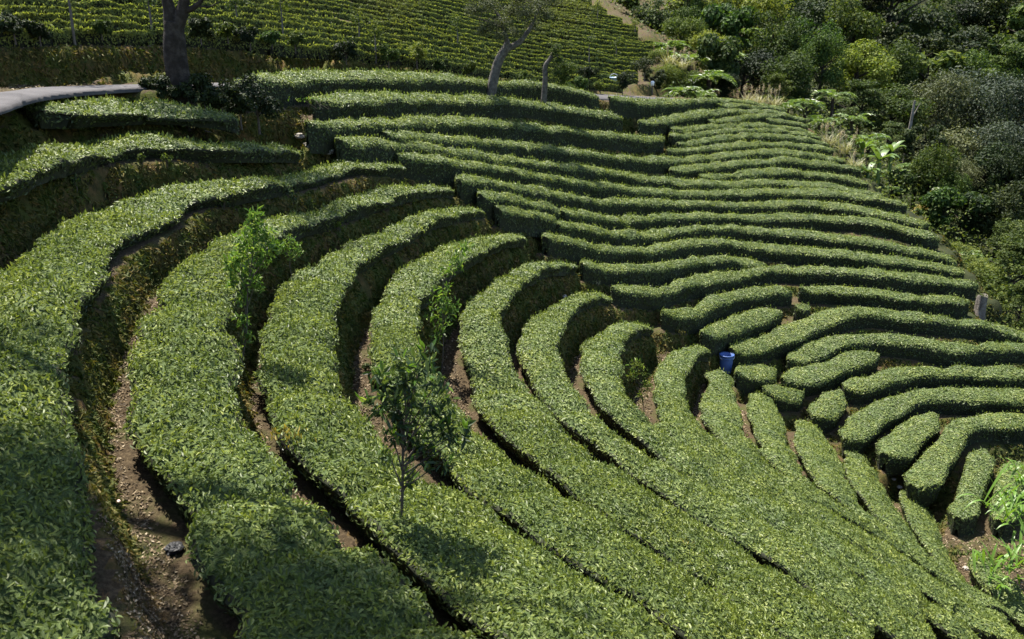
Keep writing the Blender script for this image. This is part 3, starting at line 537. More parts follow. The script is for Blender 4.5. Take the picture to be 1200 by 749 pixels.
TIERS = [('top forest tier', [(768,6,20,'m'),(742,-6,14,'m'),(800,-2,26,'l'),(838,6,26,'l'),(880,14,30,'l'),(922,2,30,'m'),(960,14,32,'d'),(1000,0,36,'d'),(1045,12,36,'d'),(1092,2,36,'m'),(1132,14,34,'d'),(1176,4,38,'d'),(1210,28,30,'m')]),
 ('second forest tier', [(852,40,26,'m'),(905,44,30,'m'),(950,50,28,'m'),(990,44,30,'m'),(1030,40,28,'d'),(1066,34,24,'m'),(1078,60,26,'d'),(1112,50,28,'d'),(1152,46,28,'d'),(1192,64,28,'m')]),
 ('third forest tier', [(838,74,22,'m'),(872,74,26,'d'),(925,80,26,'m'),(965,74,26,'m'),(1005,76,28,'l'),(1046,80,28,'m'),(1090,80,30,'l'),(1136,80,30,'m'),(1182,92,30,'m')]),
 ('fourth forest tier', [(850,98,15,'d'),(912,100,19,'m'),(1012,108,26,'m'),(1046,120,28,'m'),(1102,122,36,'g'),(1150,114,44,'g'),(1196,130,38,'g'),(1120,165,36,'g'),(1172,165,40,'g')]),
 ('tier behind the banana clump', [(1048,150,20,'m'),(1084,168,20,'d'),(1150,206,26,'d'),(1196,206,28,'d'),(1090,206,24,'m'),(1112,226,22,'m'),(1126,200,20,'g')]),
 ('front tier beside the tea', [(1058,214,14,'m'),(1080,243,12,'y'),(1104,252,18,'m'),(1136,250,22,'m'),(1174,252,26,'d'),(1202,270,26,'m'),(1124,288,18,'l'),(1150,308,22,'l'),(1186,320,26,'m'),(1166,344,15,'l'),(1196,360,20,'m')]),
 ('sunny thicket', [(772,62,12,'l'),(800,42,18,'l'),(786,86,15,'l'),(816,92,16,'l'),(768,88,10,'d'),(832,56,20,'l'),(846,24,20,'m'),(812,20,18,'m')])]
for ti, (tn, items) in enumerate(TIERS):
    for i, (u, v, r, k) in enumerate(sorted(items)):
        Y = float(S_FOR(u, v)[0])*random.uniform(.97, 1.03); c = pt(u, v, Y); s = r*Y/1000*1.12
        low = ti >= 5; name = 'shrub' if low else 'forest_tree'
        s *= 1.3; e = empty(name, c-np.array([0, 0, 1.5*s]), random.uniform(0, 6.28), s)
        q_ = random.uniform(.85, 1.25); e.scale = (s*q_, s*q_*random.uniform(.9, 1.1), s*random.uniform(.8, 1.25))
        part(random.choice(VAR[k]), 'crown', e); part(random.choice(TRK), 'trunk', e)
        tag(e, '%s %s, %s from the left in the %s' % (KIND[k][1], 'leafy shrub' if low else 'leafy tree', ORD[i], tn), 'shrub' if low else 'tree', 'trees and shrubs of the forest hillside')
# undergrowth on the forest floor: one mass nobody could count
mb = MB(); n = 70000; uu = rng.uniform(700, 1330, n); vv = rng.uniform(-40, 400, n); keep = (uu > 905+(vv-110)*.93) | ((vv < 104) & (uu > 784)) | ((vv < 60) & (uu > 706+(vv+20)*1.05) & (rng.random(n) < .6)); uu, vv = uu[keep], vv[keep]
P = on(S_FOR, uu, vv); P[:, 2] = ground_z(P[:, :2])+rng.random(len(P))**2*2.2; ok = ground_z.near > .55; P = P[ok]
leaves(mb, P, rng.normal(size=P.shape)*.6+[0, -.2, .8], .0034*np.linalg.norm(P, axis=1)*rng.uniform(.7, 1.5, len(P)), .6)
tag(mb.build('undergrowth', M['for_mid']), 'tangled green undergrowth covering the gorge and forest floor', 'undergrowth', kind='stuff')
# pale dead trunk
e = empty('dead_tree', upright(1064, 160, 52)); mb = MB(); h = 47*52/1000
tube(mb, [(0, 0, -1.5), (0, 0, 0), (.06, 0, h*.5), (.1, 0, h)], [.11, .1, .09, .06], 8); mb.build('trunk', plain_mat('dead_wood', [(.3, (.10,.09,.075)), (.7, (.21,.19,.16))], 5, 5), e)
e.location.z = pt(1064, 167, 52)[2]; mb = MB(); tube(mb, [(.07, 0, h*.6), (.3, .1, h*.75), (.5, .1, h*.95)], [.04, .03, .015], 6); mb.build('branch', bpy.data.materials['dead_wood'], e)
tag(e, 'bare pale dead trunk standing left of the airy grey-green trees', 'dead tree')

# ------------------------------------------------------------------ ferns, bananas, grasses
def frond(mb, base, az, L, rise, width, np_=16, mat=0, droop=1.0):
    t = np.linspace(0, 1, np_); out = np.array([math.cos(az), math.sin(az), 0]); side = np.array([-out[1], out[0], 0])
    P = base+out*(L*t[:, None]*.9)+np.array([0, 0, 1])*(L*(rise*t-droop*t*t*.8))[:, None]
    tube(mb, P, np.linspace(.012, .004, np_)*L*.8, 4, mat)
    for sgn in (-1, 1):
        q = P[2:]; wl = width*L*np.sin(np.pi*np.clip(t[2:]*.86+.12, 0, 1))
        leaves(mb, q+side*sgn*wl[:, None]*.4, np.array([0, 0, 1.0])+rng.normal(size=q.shape)*.12, wl, .3, mat, False, side*sgn+out*.35-np.array([0, 0, .25])+0*q)
def treefern_mesh(seed, n=13):
    r2 = random.Random(seed); mb = MB()
    for k in range(n): frond(mb, np.array([0, 0, 1.0]), k*2.4+r2.random()*.5, r2.uniform(.85, 1.1), r2.uniform(.45, 1.0), .3, 20)
    return mb.mesh('fronds', [M['fern']])
FERN = [treefern_mesh(i) for i in range(3)]
mb = MB(); tube(mb, [(0, 0, -.9), (0, 0, 0), (.03, 0, .5), (0, 0, 1)], [.08, .075, .06, .065], 7); FTR = mb.mesh('trunk', [M['bark']])
FL = [(806,52,34,58,'spreading tree fern at the top of the sunny thicket'),(832,74,32,54,'large tree fern on the right side of the sunny thicket'),(800,94,24,50,'low bright tree fern above the earth scar'),(822,100,22,50,'low pale tree fern between earth scar and dark hollow'),
 (946,108,26,50,'tree fern behind the crest, leftmost of those over the tea slope'),(978,98,26,55,'tall tree fern with wide fronds above the slope shoulder'),(1000,128,24,50,'tree fern with drooping fronds beside the dead trunk'),(925,116,18,49,'small fern at the crest end of the tea hedges'),
 (1078,184,26,45,'tree fern with a long flat frond right of the bananas'),(1052,196,20,44,'fern low beside the banana clump'),(1046,214,14,42,'small fern at the tips of the middle tea hedges'),(868,22,28,76,'tree fern high among light green trees'),(1090,196,20,45,'fern under the airy grey-green trees'),(962,130,22,48,'tree fern low at the shoulder, left of the tall grass'),(1022,150,26,48,'tree fern with arched fronds above the banana clump'),(1110,216,20,43,'fern at the top of the front shrubs'),(786,40,26,62,'tree fern at the left edge of the sunny thicket top'),(850,52,26,60,'tree fern between thicket and light trees'),(1138,292,16,36.5,'fern among the front shrubs near the stump')]
for i, (u, v, r, Y, lab) in enumerate(FL):
    s = r*Y/1000*1.15; c = pt(u, v, Y); e = empty('tree_fern', c-np.array([0, 0, s*1.5]), i*1.1, s); part(FERN[i % 3], 'fronds', e); part(FTR, 'trunk', e); tag(e, lab, 'fern', 'tree ferns')
def blade_strip(mb, base, az, L, width, rise, droop, mat=0, seg=8, fold=.15):
    t = np.linspace(0, 1, seg+1); out = np.array([math.cos(az), math.sin(az), 0]); side = np.array([-out[1], out[0], 0])
    P = base+out*(L*t*.75)[:, None]+np.array([0, 0, 1])*(L*(rise*t-droop*t*t))[:, None]; wd = width*np.sin(np.pi*np.clip(.08+.92*t, 0, 1))**.7
    V = np.stack([P-side*wd[:, None]*.5+np.array([0, 0, 1])*wd[:, None]*fold, P, P+side*wd[:, None]*.5+np.array([0, 0, 1])*wd[:, None]*fold], 1).reshape(-1, 3); Fq = []
    for i in range(seg):
        a = i*3; Fq += [(a, a+1, a+4, a+3), (a+1, a+2, a+5, a+4)]
    mb.add(V, Fq, mat, True)
def banana(u, v, Y, r, lab, seed):
    r2 = random.Random(seed); s = r*Y/1000; c = pt(u, v, Y); s *= 1.05; e = empty('banana_plant', c-np.array([0, 0, s*.75]), r2.random()*6, s)
    mb = MB(); tube(mb, [(0, 0, -.6), (0, 0, 0), (.02, 0, .3), (0, 0, .5)], [.11, .1, .08, .05], 8); mb.build('stem', M['fern'], e)
    for k in range(8):
        mb = MB(); blade_strip(mb, np.array([0, 0, .42]), k*2.4+r2.random(), r2.uniform(.8, 1.15), .3, r2.uniform(.7, 1.3), r2.uniform(.5, .9)); mb.build('leaf', M['fern'], e)
    tag(e, lab, 'banana plant', 'banana plants beside the tea slope')
for i, a in enumerate([(1012,168,44,24,'banana plant with upright leaf, uppermost of its clump'),(1032,180,43,26,'banana plant with shiny tilted leaves, in the middle of its clump'),(1018,196,42,22,'banana plant lowest in its clump, bright yellow-green leaves'),(1046,172,44,20,'banana plant right of its clump, under the dark trees')]): banana(a[0], a[1], a[2], a[3], a[4], i)
def grass_clump(u, v, Y, r, lab, plumes=5):
    s = r*Y/1000; e = empty('grass_clump', upright(u, v+r*.6, Y)); e.location.z = pt(u, v+r*.9, Y)[2]
    mb = MB()
    for k in range(90):
        a = random.uniform(0, 6.28); blade_strip(mb, np.array([random.gauss(0, .18)*s, random.gauss(0, .18)*s, 0]), a, s*random.uniform(.9, 1.7), s*.035, random.uniform(.8, 1.15), random.uniform(.2, .7), 0, 4)
    mb.build('blades', M['straw'], e)
    for k in range(plumes):
        mb = MB(); x, y = random.gauss(0, .3)*s, random.gauss(0, .3)*s; h = s*random.uniform(1.2, 1.7); tube(mb, [(x, y, 0), (x*1.3, y*1.2, h)], [.012*s, .008*s], 4)
        leaves(mb, np.array([x*1.3, y*1.2, h])+rng.normal(size=(40, 3))*np.array([.04, .04, .13])*s, rng.normal(size=(40, 3)), .11*s, .3); mb.build('plume', M['plume'], e)
    tag(e, lab, 'grass', 'tall grass clumps at the edge of the tea')
for a in [(890,112,49,14,'straw-coloured tall grass left on the crest'),(908,114,49,13,'straw-coloured tall grass on the crest, right of the others',6),(972,158,45,15,'pale tall grass at the shoulder end of thin tea hedges',8),(990,166,44,16,'pale plumed grass left of the bananas',10),(1002,186,42,14,'pale grass under the banana clump'),(876,112,50,12,'low grass at the left start of the crest'),
          (800,70,54,13,'pale reed clump inside the sunny thicket'),(784,66,55,13,'pale reed clump beside the brown path')]: grass_clump(*a)
# bright long-leaved plants at the right edge
for i, (u, v, Y, L, n, lab) in enumerate([(1184,600,17.6,1.05,18,'bright long-leaved plant at the right edge, topmost and tallest'),(1176,672,16.4,.8,14,'bright long-leaved plant leaning over the gully path end'),(1204,655,16.6,.95,14,'bright long-leaved plant cut by the right edge'),(1198,560,18.6,.6,10,'pale-leaved low plant beside the bent hedge end')]):
    p = upright(u, v, Y); p[2] = max(p[2], pt(u, v, Y)[2]-.25); e = empty('long_leaved_plant', p, i); n *= 3
    for k in range(n):
        mb = MB(); blade_strip(mb, np.array([random.gauss(0, .22), random.gauss(0, .22), random.uniform(0, .45)]), random.uniform(0, 6.28), L*random.uniform(.45, 1.0), .06, random.uniform(.6, 1.6), random.uniform(.3, .9), 0, 5); mb.build('leaf', M['bright'], e)
    tag(e, lab, 'plant', 'bright long-leaved plants')

# ------------------------------------------------------------------ the trees along the road
def limb(mb, P, r0, r1, sides=10):
    Q = crom(P, 6); n = len(Q); rad = np.linspace(r0, r1, n)*(1+.06*vnoise(Q*5, 9)); tube(mb, Q, rad, sides)
def tree_crown(e, blobs, n, size, mat, fine=False):
    mb = MB(); blobs_leaves(mb, blobs, n, size, 0, .3, .45, .9, fine); return mb.build('crown', mat, e)
def pz(u, v, Y, base): return pt(u, v, Y)-base
# big tree left
b0 = spot(214, 119, 14.5, 18.5); Y = b0[1]; e = empty('roadside_tree', b0); mb = MB()
limb(mb, [(0, 0, -.5), (0, 0, 0), pz(206, 70, Y, b0), pz(204, 36, Y, b0), pz(204, 26, Y, b0)], .26, .195, 14); mb.build('trunk', M['bark'], e)
mb = MB(); limb(mb, [pz(201, 30, Y, b0), pz(199, 14, Y, b0), pz(196, 0, Y, b0), pz(191, -40, Y, b0), pz(186, -110, Y, b0)], .155, .06, 10); limb(mb, [pz(191, -40, Y, b0), pz(150, -80, Y, b0), pz(120, -130, Y, b0)], .08, .03, 7); mb.build('limb', M['bark'], e)
mb = MB(); limb(mb, [pz(208, 30, Y, b0), pz(213, 14, Y, b0), pz(216, 0, Y, b0), pz(222, -40, Y, b0), pz(230, -110, Y, b0)], .145, .06, 10); mb.build('limb', M['bark'], e)
mb = MB(); limb(mb, [pz(214, 14, Y, b0), pz(228, 8, Y, b0), pz(240, -6, Y, b0), pz(262, -50, Y, b0)], .07, .03, 7); limb(mb, [pz(230, 7, Y, b0), pz(245, 8, Y, b0), pz(256, 3, Y, b0)], .025, .01, 5); mb.build('branch', M['bark'], e)
bl = [(random.gauss(0, 1.2), random.gauss(.6, 1.0), random.uniform(3.6, 6.2), random.uniform(.5, .95), .8) for k in range(26)]
tree_crown(e, bl, 9000, .13, M['for_dark']); tag(e, 'big forked grey trunk standing beside the road at upper left', 'tree')
# two leaning trees on the facing slope
b0 = spot(573, 108, 29.5, 33); Y = b0[1]; e = empty('leaning_tree', b0); mb = MB()
limb(mb, [(-.05, 0, -.5), (0, 0, 0), pz(582, 78, Y, b0), pz(592, 58, Y, b0), pz(596, 50, Y, b0)], .22, .14, 11); mb.build('trunk', M['bark_pale'], e)
mb = MB(); limb(mb, [pz(594, 58, Y, b0), pz(608, 50, Y, b0), pz(618, 38, Y, b0), pz(624, 28, Y, b0), pz(634, 6, Y, b0)], .12, .04, 8); mb.build('limb', M['bark_pale'], e)
mb = MB(); limb(mb, [pz(595, 54, Y, b0), pz(592, 40, Y, b0), pz(586, 22, Y, b0), pz(570, 0, Y, b0)], .11, .03, 8); limb(mb, [pz(590, 34, Y, b0), pz(575, 26, Y, b0), pz(560, 22, Y, b0)], .04, .015, 6); mb.build('limb', M['bark_pale'], e)
bl = [tuple(pz(u, v, Y+random.uniform(-.7, .7), b0))+(r*Y/1000, .7) for u, v, r in [(590,28,12),(575,30,13),(566,36,9),(600,14,13),(618,16,15),(632,6,13),(640,18,9),(556,12,12),(575,6,14),(648,-4,14),(604,38,10),(624,30,10),(560,-8,16),(600,-14,18),(586,42,8),(610,-2,14)]]
tree_crown(e, bl, 15000, .07, M['for_grey']); tag(e, 'leaning grey tree with forked trunk and thin crown above the tea', 'tree')
b0 = spot(636, 118, 30.5, 35.5); Y = b0[1]; e = empty('leaning_tree', b0); mb = MB()
limb(mb, [(0, 0, -.5), (0, 0, 0), pz(639, 95, Y, b0), pz(639, 78, Y, b0), pz(645, 68, Y, b0), pz(651, 54, Y, b0)], .155, .05, 10); mb.build('trunk', M['bark_pale'], e)
mb = MB(); limb(mb, [pz(644, 70, Y, b0), pz(652, 66, Y, b0), pz(656, 72, Y, b0)], .04, .02, 6); mb.build('branch', M['bark_pale'], e)
bl = [tuple(pz(u, v, Y+random.uniform(-.3, .3), b0))+(r*Y/1000, .9) for u, v, r in [(655,70,7),(660,78,9),(652,86,8),(662,88,8),(657,95,6),(653,56,6),(648,60,5),(668,80,8)]]
tree_crown(e, bl, 3000, .08, M['for_mid']); tag(e, 'shorter bent tree with broken top, right of the leaning forked tree', 'tree')
# tree outside the picture on the left whose shade falls over the lower left
e = empty('roadside_tree', (-7.4, 8.6, gz1(-7.4, 8.6))); g0 = e.location.z; mb = MB()
limb(mb, [(0, 0, -.4), (0, 0, 0), (.2, .1, 2), (.6, .1, 3.4)], .2, .13, 10); limb(mb, [(.6, .1, 3.4), (2, 0, 4.6), (4, 0, 5.4), (6, -.2, 6)], .12, .03, 8); limb(mb, [(.6, .1, 3.4), (.5, 1, 5), (1, 1.5, 6.4)], .1, .03, 8); mb.build('trunk', M['bark'], e)
bl = [(random.uniform(.0, 4.6), random.gauss(-1.4, .6), random.uniform(4.9, 6.4), random.uniform(.35, .85), .6) for k in range(40)]
tree_crown(e, bl, 9500, .15, M['for_dark']); tag(e, 'wide low-branched tree on the near left roadside shading the lower left rows', 'tree')

# ------------------------------------------------------------------ shrubs along the bank and beside the trees
def shrub(u, v, Y, r, k, lab, cat='shrub', grp='shrubs along the earth bank', n=2000, size=.085):
    s = r*Y/1000; p = pt(u, v, Y); e = empty('shrub', p-np.array([0, 0, s*.8])); mt = M[KIND[k][0]]
    mb = MB(); bl = [(random.gauss(0, .4)*s, random.gauss(0, .35)*s, s*random.uniform(.35, 1.3), s*random.uniform(.25, .5), .85) for _ in range(12)]; blobs_leaves(mb, bl, n, size, 0, .4, .55, .7); mb.build('crown', mt, e)
    mb = MB(); tube(mb, [(0, 0, -s*.6), (0, 0, .5*s)], [.04*s+.01, .03*s], 5)
    for q in range(4): a = q*1.6; tube(mb, [(0, 0, 0), (.3*s*math.cos(a), .3*s*math.sin(a), .9*s)], [.03*s, .01*s], 4)
    mb.build('stem', M['twig'], e); tag(e, lab, cat, grp)
for a in [(186,102,17.6,18,'d','low dark bush left of the big forked trunk'),(238,102,17.8,24,'d','dark bush touching the right side of the big forked trunk'),(258,112,18.2,20,'d','dark bush two steps right of the big forked trunk'),(300,112,19.6,31,'d','large dark bush at the left end of the roadside hedge'),(280,120,18.8,22,'d','dark bush in front of the large one by the roadside hedge'),
 (14,26,18,17,'d','dark bush on the bank top in the upper left corner'),(45,36,18.6,12,'d','dark bush on the bank top, second from the left corner'),(118,32,20.6,10,'m','small green bush on the bank top left of the forked trunk'),(234,33,23.6,13,'d','dark bush on the bank top just right of the forked trunk'),(266,36,25,10,'m','green bush on the bank top, second right of the forked trunk'),(292,40,26,13,'d','dark bush on the bank top, third right of the forked trunk'),
 (318,44,27,9,'m','small bush on the bank top, fourth right of the forked trunk'),(345,46,28.4,11,'m','bush on the bank top, fifth right of the forked trunk'),(405,58,31,12,'d','dark bush on the bank top at the middle of the roadside hedge'),(455,62,33.4,12,'m','round bush on the bank top above the second hedge'),(488,58,34.8,15,'l','pale bush on the bank top left of the leaning trees'),(515,75,35.5,8,'m','low bush on the bank top just left of the leaning trees'),
 (548,79,37,9,'m','low bush on the bank top behind the leaning trunk'),(612,88,40,8,'m','low bush on the bank top between the leaning trees'),(676,98,43,10,'m','low bush on the bank top right of the bent tree'),(690,86,44.6,10,'d','dark young tree by the pale blue bucket'),(730,95,45.5,12,'d','dark bush right of the pale blue bucket'),(704,100,44,8,'l','pale bush left of the pale blue bucket'),(756,76,50,13,'d','dark bush at the right corner of the upper field')]: shrub(*a)
# young shade trees scattered in the upper field
YT = [(84,30,20,'leftmost'),(176,26,23,'just left of the forked trunk'),(276,12,31,'right of the forked trunk'),(330,26,31,'second right of the forked trunk'),(420,32,38,'above the roadside hedge middle'),(440,66,33.5,'on the bank edge left of the pale bush'),(536,50,43,'just left of the leaning crown'),(690,66,50,'above the bent tree'),(722,60,55,'near the right field edge'),(744,36,64,'highest near the right field edge'),(700,20,66,'high in the right part of the field')]
for u, v, Y, w_ in YT:
    p = pt(u, v, Y); g0 = gz1(p[0], p[1]); h = random.uniform(1.0, 1.7); e = empty('young_tree', (p[0], p[1], g0)); mb = MB(); tube(mb, [(0, 0, -.2), (.02, 0, h*.5), (0, .02, h)], [.035, .03, .012], 5); mb.build('trunk', plain_mat('pale_bark', [(.3, (.07,.062,.05)), (.7, (.16,.145,.12))], 9, 4) if 'pale_bark' not in bpy.data.materials else bpy.data.materials['pale_bark'], e)
    mb = MB(); blobs_leaves(mb, [(random.gauss(0, .16), random.gauss(0, .16), h*random.uniform(.7, 1.15), random.uniform(.16, .3), 1) for _ in range(7)], 260, .1, 0, .4, .5, .8); mb.build('crown', M[random.choice(['for_mid', 'for_light', 'for_mid'])], e)
    tag(e, 'thin young tree in the upper field, %s' % w_, 'young tree', 'young trees in the upper field')

# ------------------------------------------------------------------ saplings and weeds among the tea
def sapling(base, top, crown, n, size, mat, lab, name='sapling', lean=0, rtr=.016, tips=True, tipmat='bright'):
    """base, top: points; crown: list of (x,y,z,r) relative to base"""
    e = empty(name, base); h = top-base; mb = MB()
    limb(mb, [(0, 0, -.2), (0, 0, 0), h*.35+[.02, 0, 0], h*.7-[.015, 0, 0], h*1.0], rtr, rtr*.35, 7); mb.build('trunk', M['twig'], e)
    mb = MB()
    for c in crown:
        s0 = h*np.clip(c[2]/max(h[2], .01)*.75, .2, .95); q = np.array(c[:3]); limb(mb, [s0, (s0+q)/2+[0, 0, .02], q+[0, 0, c[3]*.5]], rtr*.45, rtr*.15, 5)
    mb.build('branch', M['twig'], e)
    mb = MB(); blobs_leaves(mb, [tuple(c)+(1.1,) for c in crown], n, size, 0, .3, .32, .95, True); mb.build('crown', M[mat], e)
    if tips:
        mb = MB(); k = n//9; idx = rng.integers(0, len(crown), k); B = np.array([c[:4] for c in crown])[idx]; d = norm(rng.normal(size=(k, 3))+[0, 0, .9])
        leaves(mb, B[:, :3]+d*B[:, 3:4]*rng.uniform(.8, 1.15, (k, 1)), norm(np.cross(d, rng.normal(size=d.shape))), size*1.15, .3, 0, True, d+[0, 0, .4]); mb.build('new_leaves', M[tipmat], e)
    tag(e, lab, 'sapling'); return e
def px_sapling(ub, vb, Y, top, blobs, n, size, mat, lab, **kw):
    b = upright(ub, vb, Y) if Y else spot(ub, vb); Y = b[1]; cr = [tuple(pt(u, v, Y+random.uniform(-.5, .5)*r*Y/1000)-b)+(r*Y/1000,) for u, v, r in blobs]
    return sapling(b, pt(top[0], top[1], Y), cr, n, size, M and mat, lab, **kw)
px_sapling(462, 655, 6.45, (480, 455), [(487,468,30),(468,490,26),(508,500,26),(455,450,22),(492,432,24),(520,470,20),(528,505,18),(445,480,18),(490,520,22),(505,535,16),(470,430,18),(535,520,12),(438,440,12),(515,450,18),(460,515,14),(497,548,10),(500,412,12),(475,450,20),(460,470,18),(500,480,20),(455,535,14),(520,545,12),(480,562,10),(548,505,10),(430,470,10)], 760, .092, 'sapling', 'dark leafy sapling on a thin stem in the centre foreground', rtr=.02)
px_sapling(517, 425, 13.6, (520, 322), [(535,300,12),(545,292,9),(525,318,9),(515,352,15),(528,362,14),(508,372,12),(520,384,10),(538,310,7),(512,395,9),(524,340,10)], 420, .09, 'bright', 'slim yellow-green sapling just behind the dark one', rtr=.014)
px_sapling(283, 440, 9.3, (296, 300), [(300,252,10),(298,268,13),(288,285,15),(312,280,14),(278,305,15),(305,300,15),(322,292,10),(288,325,14),(272,330,10),(300,335,10),(285,350,10),(270,310,10),(284,375,9),(290,395,8),(278,410,7)], 950, .075, 'bright', 'bright sapling growing from the right side of the litter path hedge', rtr=.014)
px_sapling(338, 312, 12.4, (340, 292), [(340,284,9),(348,292,9),(330,290,8),(342,298,8)], 330, .045, 'bright', 'rounded lime-green bush right of the bright sapling', rtr=.01)
px_sapling(756, 480, 16.4, (750, 430), [(745,428,9),(752,436,9),(740,440,7),(758,452,8),(752,464,7)], 220, .085, 'for_light', 'small weedy sapling inside the crescent left of the blue bin', rtr=.01)
def weed(u, v, r, mat, lab, n=60, size=.06, Y=None):
    p = spot(u, v) if Y is None else spot(u, v, Y-2, Y+4); s = max(.07, r*p[1]/1000); e = empty('weed', p)
    mb = MB(); blobs_leaves(mb, [(random.gauss(0, .3)*s, random.gauss(0, .3)*s, s*random.uniform(.5, 1.3), s*.45, .9) for _ in range(5)], n, size, 0, .5, .42, .9, True); mb.build('foliage', M[mat], e)
    mb = MB(); [tube(mb, [(0, 0, -.05), (random.gauss(0, .3)*s, random.gauss(0, .3)*s, s)], [.006, .003], 4) for _ in range(4)]; mb.build('stem', M['twig'], e); tag(e, lab, 'weed', 'weeds on the banks and paths')
for a in [(158,158,9,'for_mid','green weed under the short roadside hedge, middle'),(196,196,10,'for_mid','pale weed on the mossy bank below the second hedge, right'),(168,208,9,'for_mid','green weed on the mossy bank below the second hedge, lower middle'),(130,196,8,'for_mid','green weed hanging under the second hedge, left'),(92,232,10,'sapling','dark weed on the mossy bank near the left edge'),
 (262,246,9,'sapling','dark sprig under the wide left hedge'),(344,246,11,'sapling','dark bush on the bank above the bright sapling'),(398,278,9,'for_light','pale weed on the bank below the curving hedge tip'),(482,242,9,'for_light','light weed on the bank at the crease, upper'),(740,446,8,'for_light','weed in the crescent shade, upper'),(667,292,8,'yellow','yellow weeds at the crease between bowl and slope'),
 (836,396,7,'yellow','orange-yellow weeds above the blue bin'),(700,337,6,'straw','dry tuft at the crescent tip near the slope'),(797,396,8,'yellow','yellow weeds in the crescent left of the blue bin'),(648,300,8,'for_mid','green weed at the foot of the short hedge stubs'),(905,468,6,'yellow','small orange weed between gully bushes'),(1190,512,9,'for_grey','pale leafy weed at the end of the bent hedge'),(1178,520,7,'for_grey','smaller pale weed left of the bent hedge end'),
 (697,212,5,'for_light','bright sprout in front of the fifth long row'),(430,438,8,'for_mid','weed in the path left of the dark sapling'),(438,455,8,'grass','low grass tuft on the path left of the dark sapling')]: weed(*a)
for u, v, lab, mt in [(335,512,'yellow-leaved shoots poking above the winding hedge','yellow'),(792,640,'yellow shoots on the curving hedge right of centre','yellow'),(365,168-50,'bright shoot on the roadside hedge end','bright'),(437,86,'bright leafy shoot gap in the roadside hedge','bright')]:
    S = S_FAR if v < 130 else S_NEAR; p = on(S, u, v)[0]; s = .018*p[1]; e = empty('weed', p-np.array([0, 0, .1])); mb = MB(); k = 46 if p[1] < 12 else 60
    d = norm(rng.normal(size=(k, 3))*.6+[0, 0, 1]); leaves(mb, rng.normal(size=(k, 3))*[s*.8, s*.6, .03]+[0, 0, .13], norm(np.cross(d, rng.normal(size=d.shape))), .07, .3, 0, True, d); mb.build('foliage', M[mt], e)
    mb = MB(); [tube(mb, [(random.gauss(0, .4)*s, random.gauss(0, .3)*s, -.1), (random.gauss(0, .5)*s, random.gauss(0, .4)*s, .12)], [.004, .002], 4) for _ in range(6)]; mb.build('stem', M['twig'], e); tag(e, lab, 'weed')

# ------------------------------------------------------------------ small made things
def pmat(name, c, rough=.4, spec=.5):
    m, nt, N, L = mat_new(name); p = N.new('ShaderNodeBsdfPrincipled'); p.inputs['Roughness'].default_value = rough; p.inputs['Specular IOR Level'].default_value = spec
    f = noise(N, L, 9, 5); L.new(mixc(N, L, f, tuple(x*.75 for x in c), tuple(min(1, x*1.15) for x in c)), p.inputs['Base Color']); o = N.new('ShaderNodeOutputMaterial'); L.new(p.outputs[0], o.inputs[0]); return m
def lathe(mb, prof, sides=28, mat=0):
    P = np.array(prof, float); th = np.linspace(0, 2*np.pi, sides, endpoint=False); V = np.stack([P[:, None, 0]*np.cos(th), P[:, None, 0]*np.sin(th), np.repeat(P[:, 1:2], sides, 1)], -1).reshape(-1, 3)
    a = np.arange(len(P)*sides).reshape(len(P), sides); mb.add(V, np.stack([a[:-1], np.roll(a[:-1], -1, 1), np.roll(a[1:], -1, 1), a[1:]], -1).reshape(-1, 4), mat, True)
p = spot(850, 437, 22, 26); Y = p[1]; s = Y/1000; e = empty('bin', p); blue = pmat('blue_plastic', (.05,.105,.29), .55)
H = 25*s; Rb = 6.8*s; Rt = 8.6*s
mb = MB(); lathe(mb, [(0, 0), (Rb*.96, 0), (Rb, .02), (Rb*.3+Rt*.7, H*.7), (Rt*.985, H*.9), (Rt, H*.98), (Rt*.95, H*.98), (Rt*.9, H*.7), (Rb*.9, .04), (0, .04)]); mb.build('body', blue, e)
mb = MB(); lathe(mb, [(Rt*1.0, H*.93), (Rt*1.08, H*.94), (Rt*1.08, H*1.0), (Rt*.97, H*1.0)]); lathe(mb, [(Rt*.97, H*.80), (Rt*1.03, H*.81), (Rt*1.03, H*.835), (Rt*.97, H*.845)]); mb.build('rim', blue, e)
mb = MB(); t = np.linspace(0, np.pi, 12); tube(mb, np.stack([Rt*1.1*np.cos(t), -.2*Rt-Rt*.5*np.sin(t), H*.93-np.sin(t)*H*.22], 1), np.full(12, .006), 6); mb.build('handle', pmat('pale_handle', (.6,.62,.62)), e)
tag(e, 'blue plastic bin standing among the hedges at the bowl crease', 'bin')
p = spot(719, 101, 38, 54); e = empty('bucket', p); s = .22; mb = MB(); lathe(mb, [(0, 0), (s*.7, 0), (s, .42), (s*1.08, .42), (s*1.08, .46), (s*.95, .46), (s*.66, .05), (0, .05)], 20); mb.build('body', pmat('pale_blue', (.45,.62,.78)), e)
mb = MB(); t = np.linspace(0, np.pi, 10); tube(mb, np.stack([s*1.05*np.cos(t), 0*t, .44+np.sin(t)*.2], 1), np.full(10, .012), 5); mb.build('handle', pmat('grey_wire', (.4,.4,.4)), e); tag(e, 'pale blue bucket on the bank edge below the upper field', 'bucket')
p = spot(764, 110, 40, 56); e = empty('marker_post', p); mb = MB(); tube(mb, [(0, 0, -.3), (0, 0, .5)], [.05, .045], 8); mb.build('post', M['twig'], e); mb = MB(); lathe(mb, [(0, .42), (.1, .43), (.11, .62), (.07, .68), (0, .69)], 14); mb.build('cap', pmat('white_cap', (.8,.8,.78)), e); tag(e, 'short post with white cap on the brown earth scar', 'post')
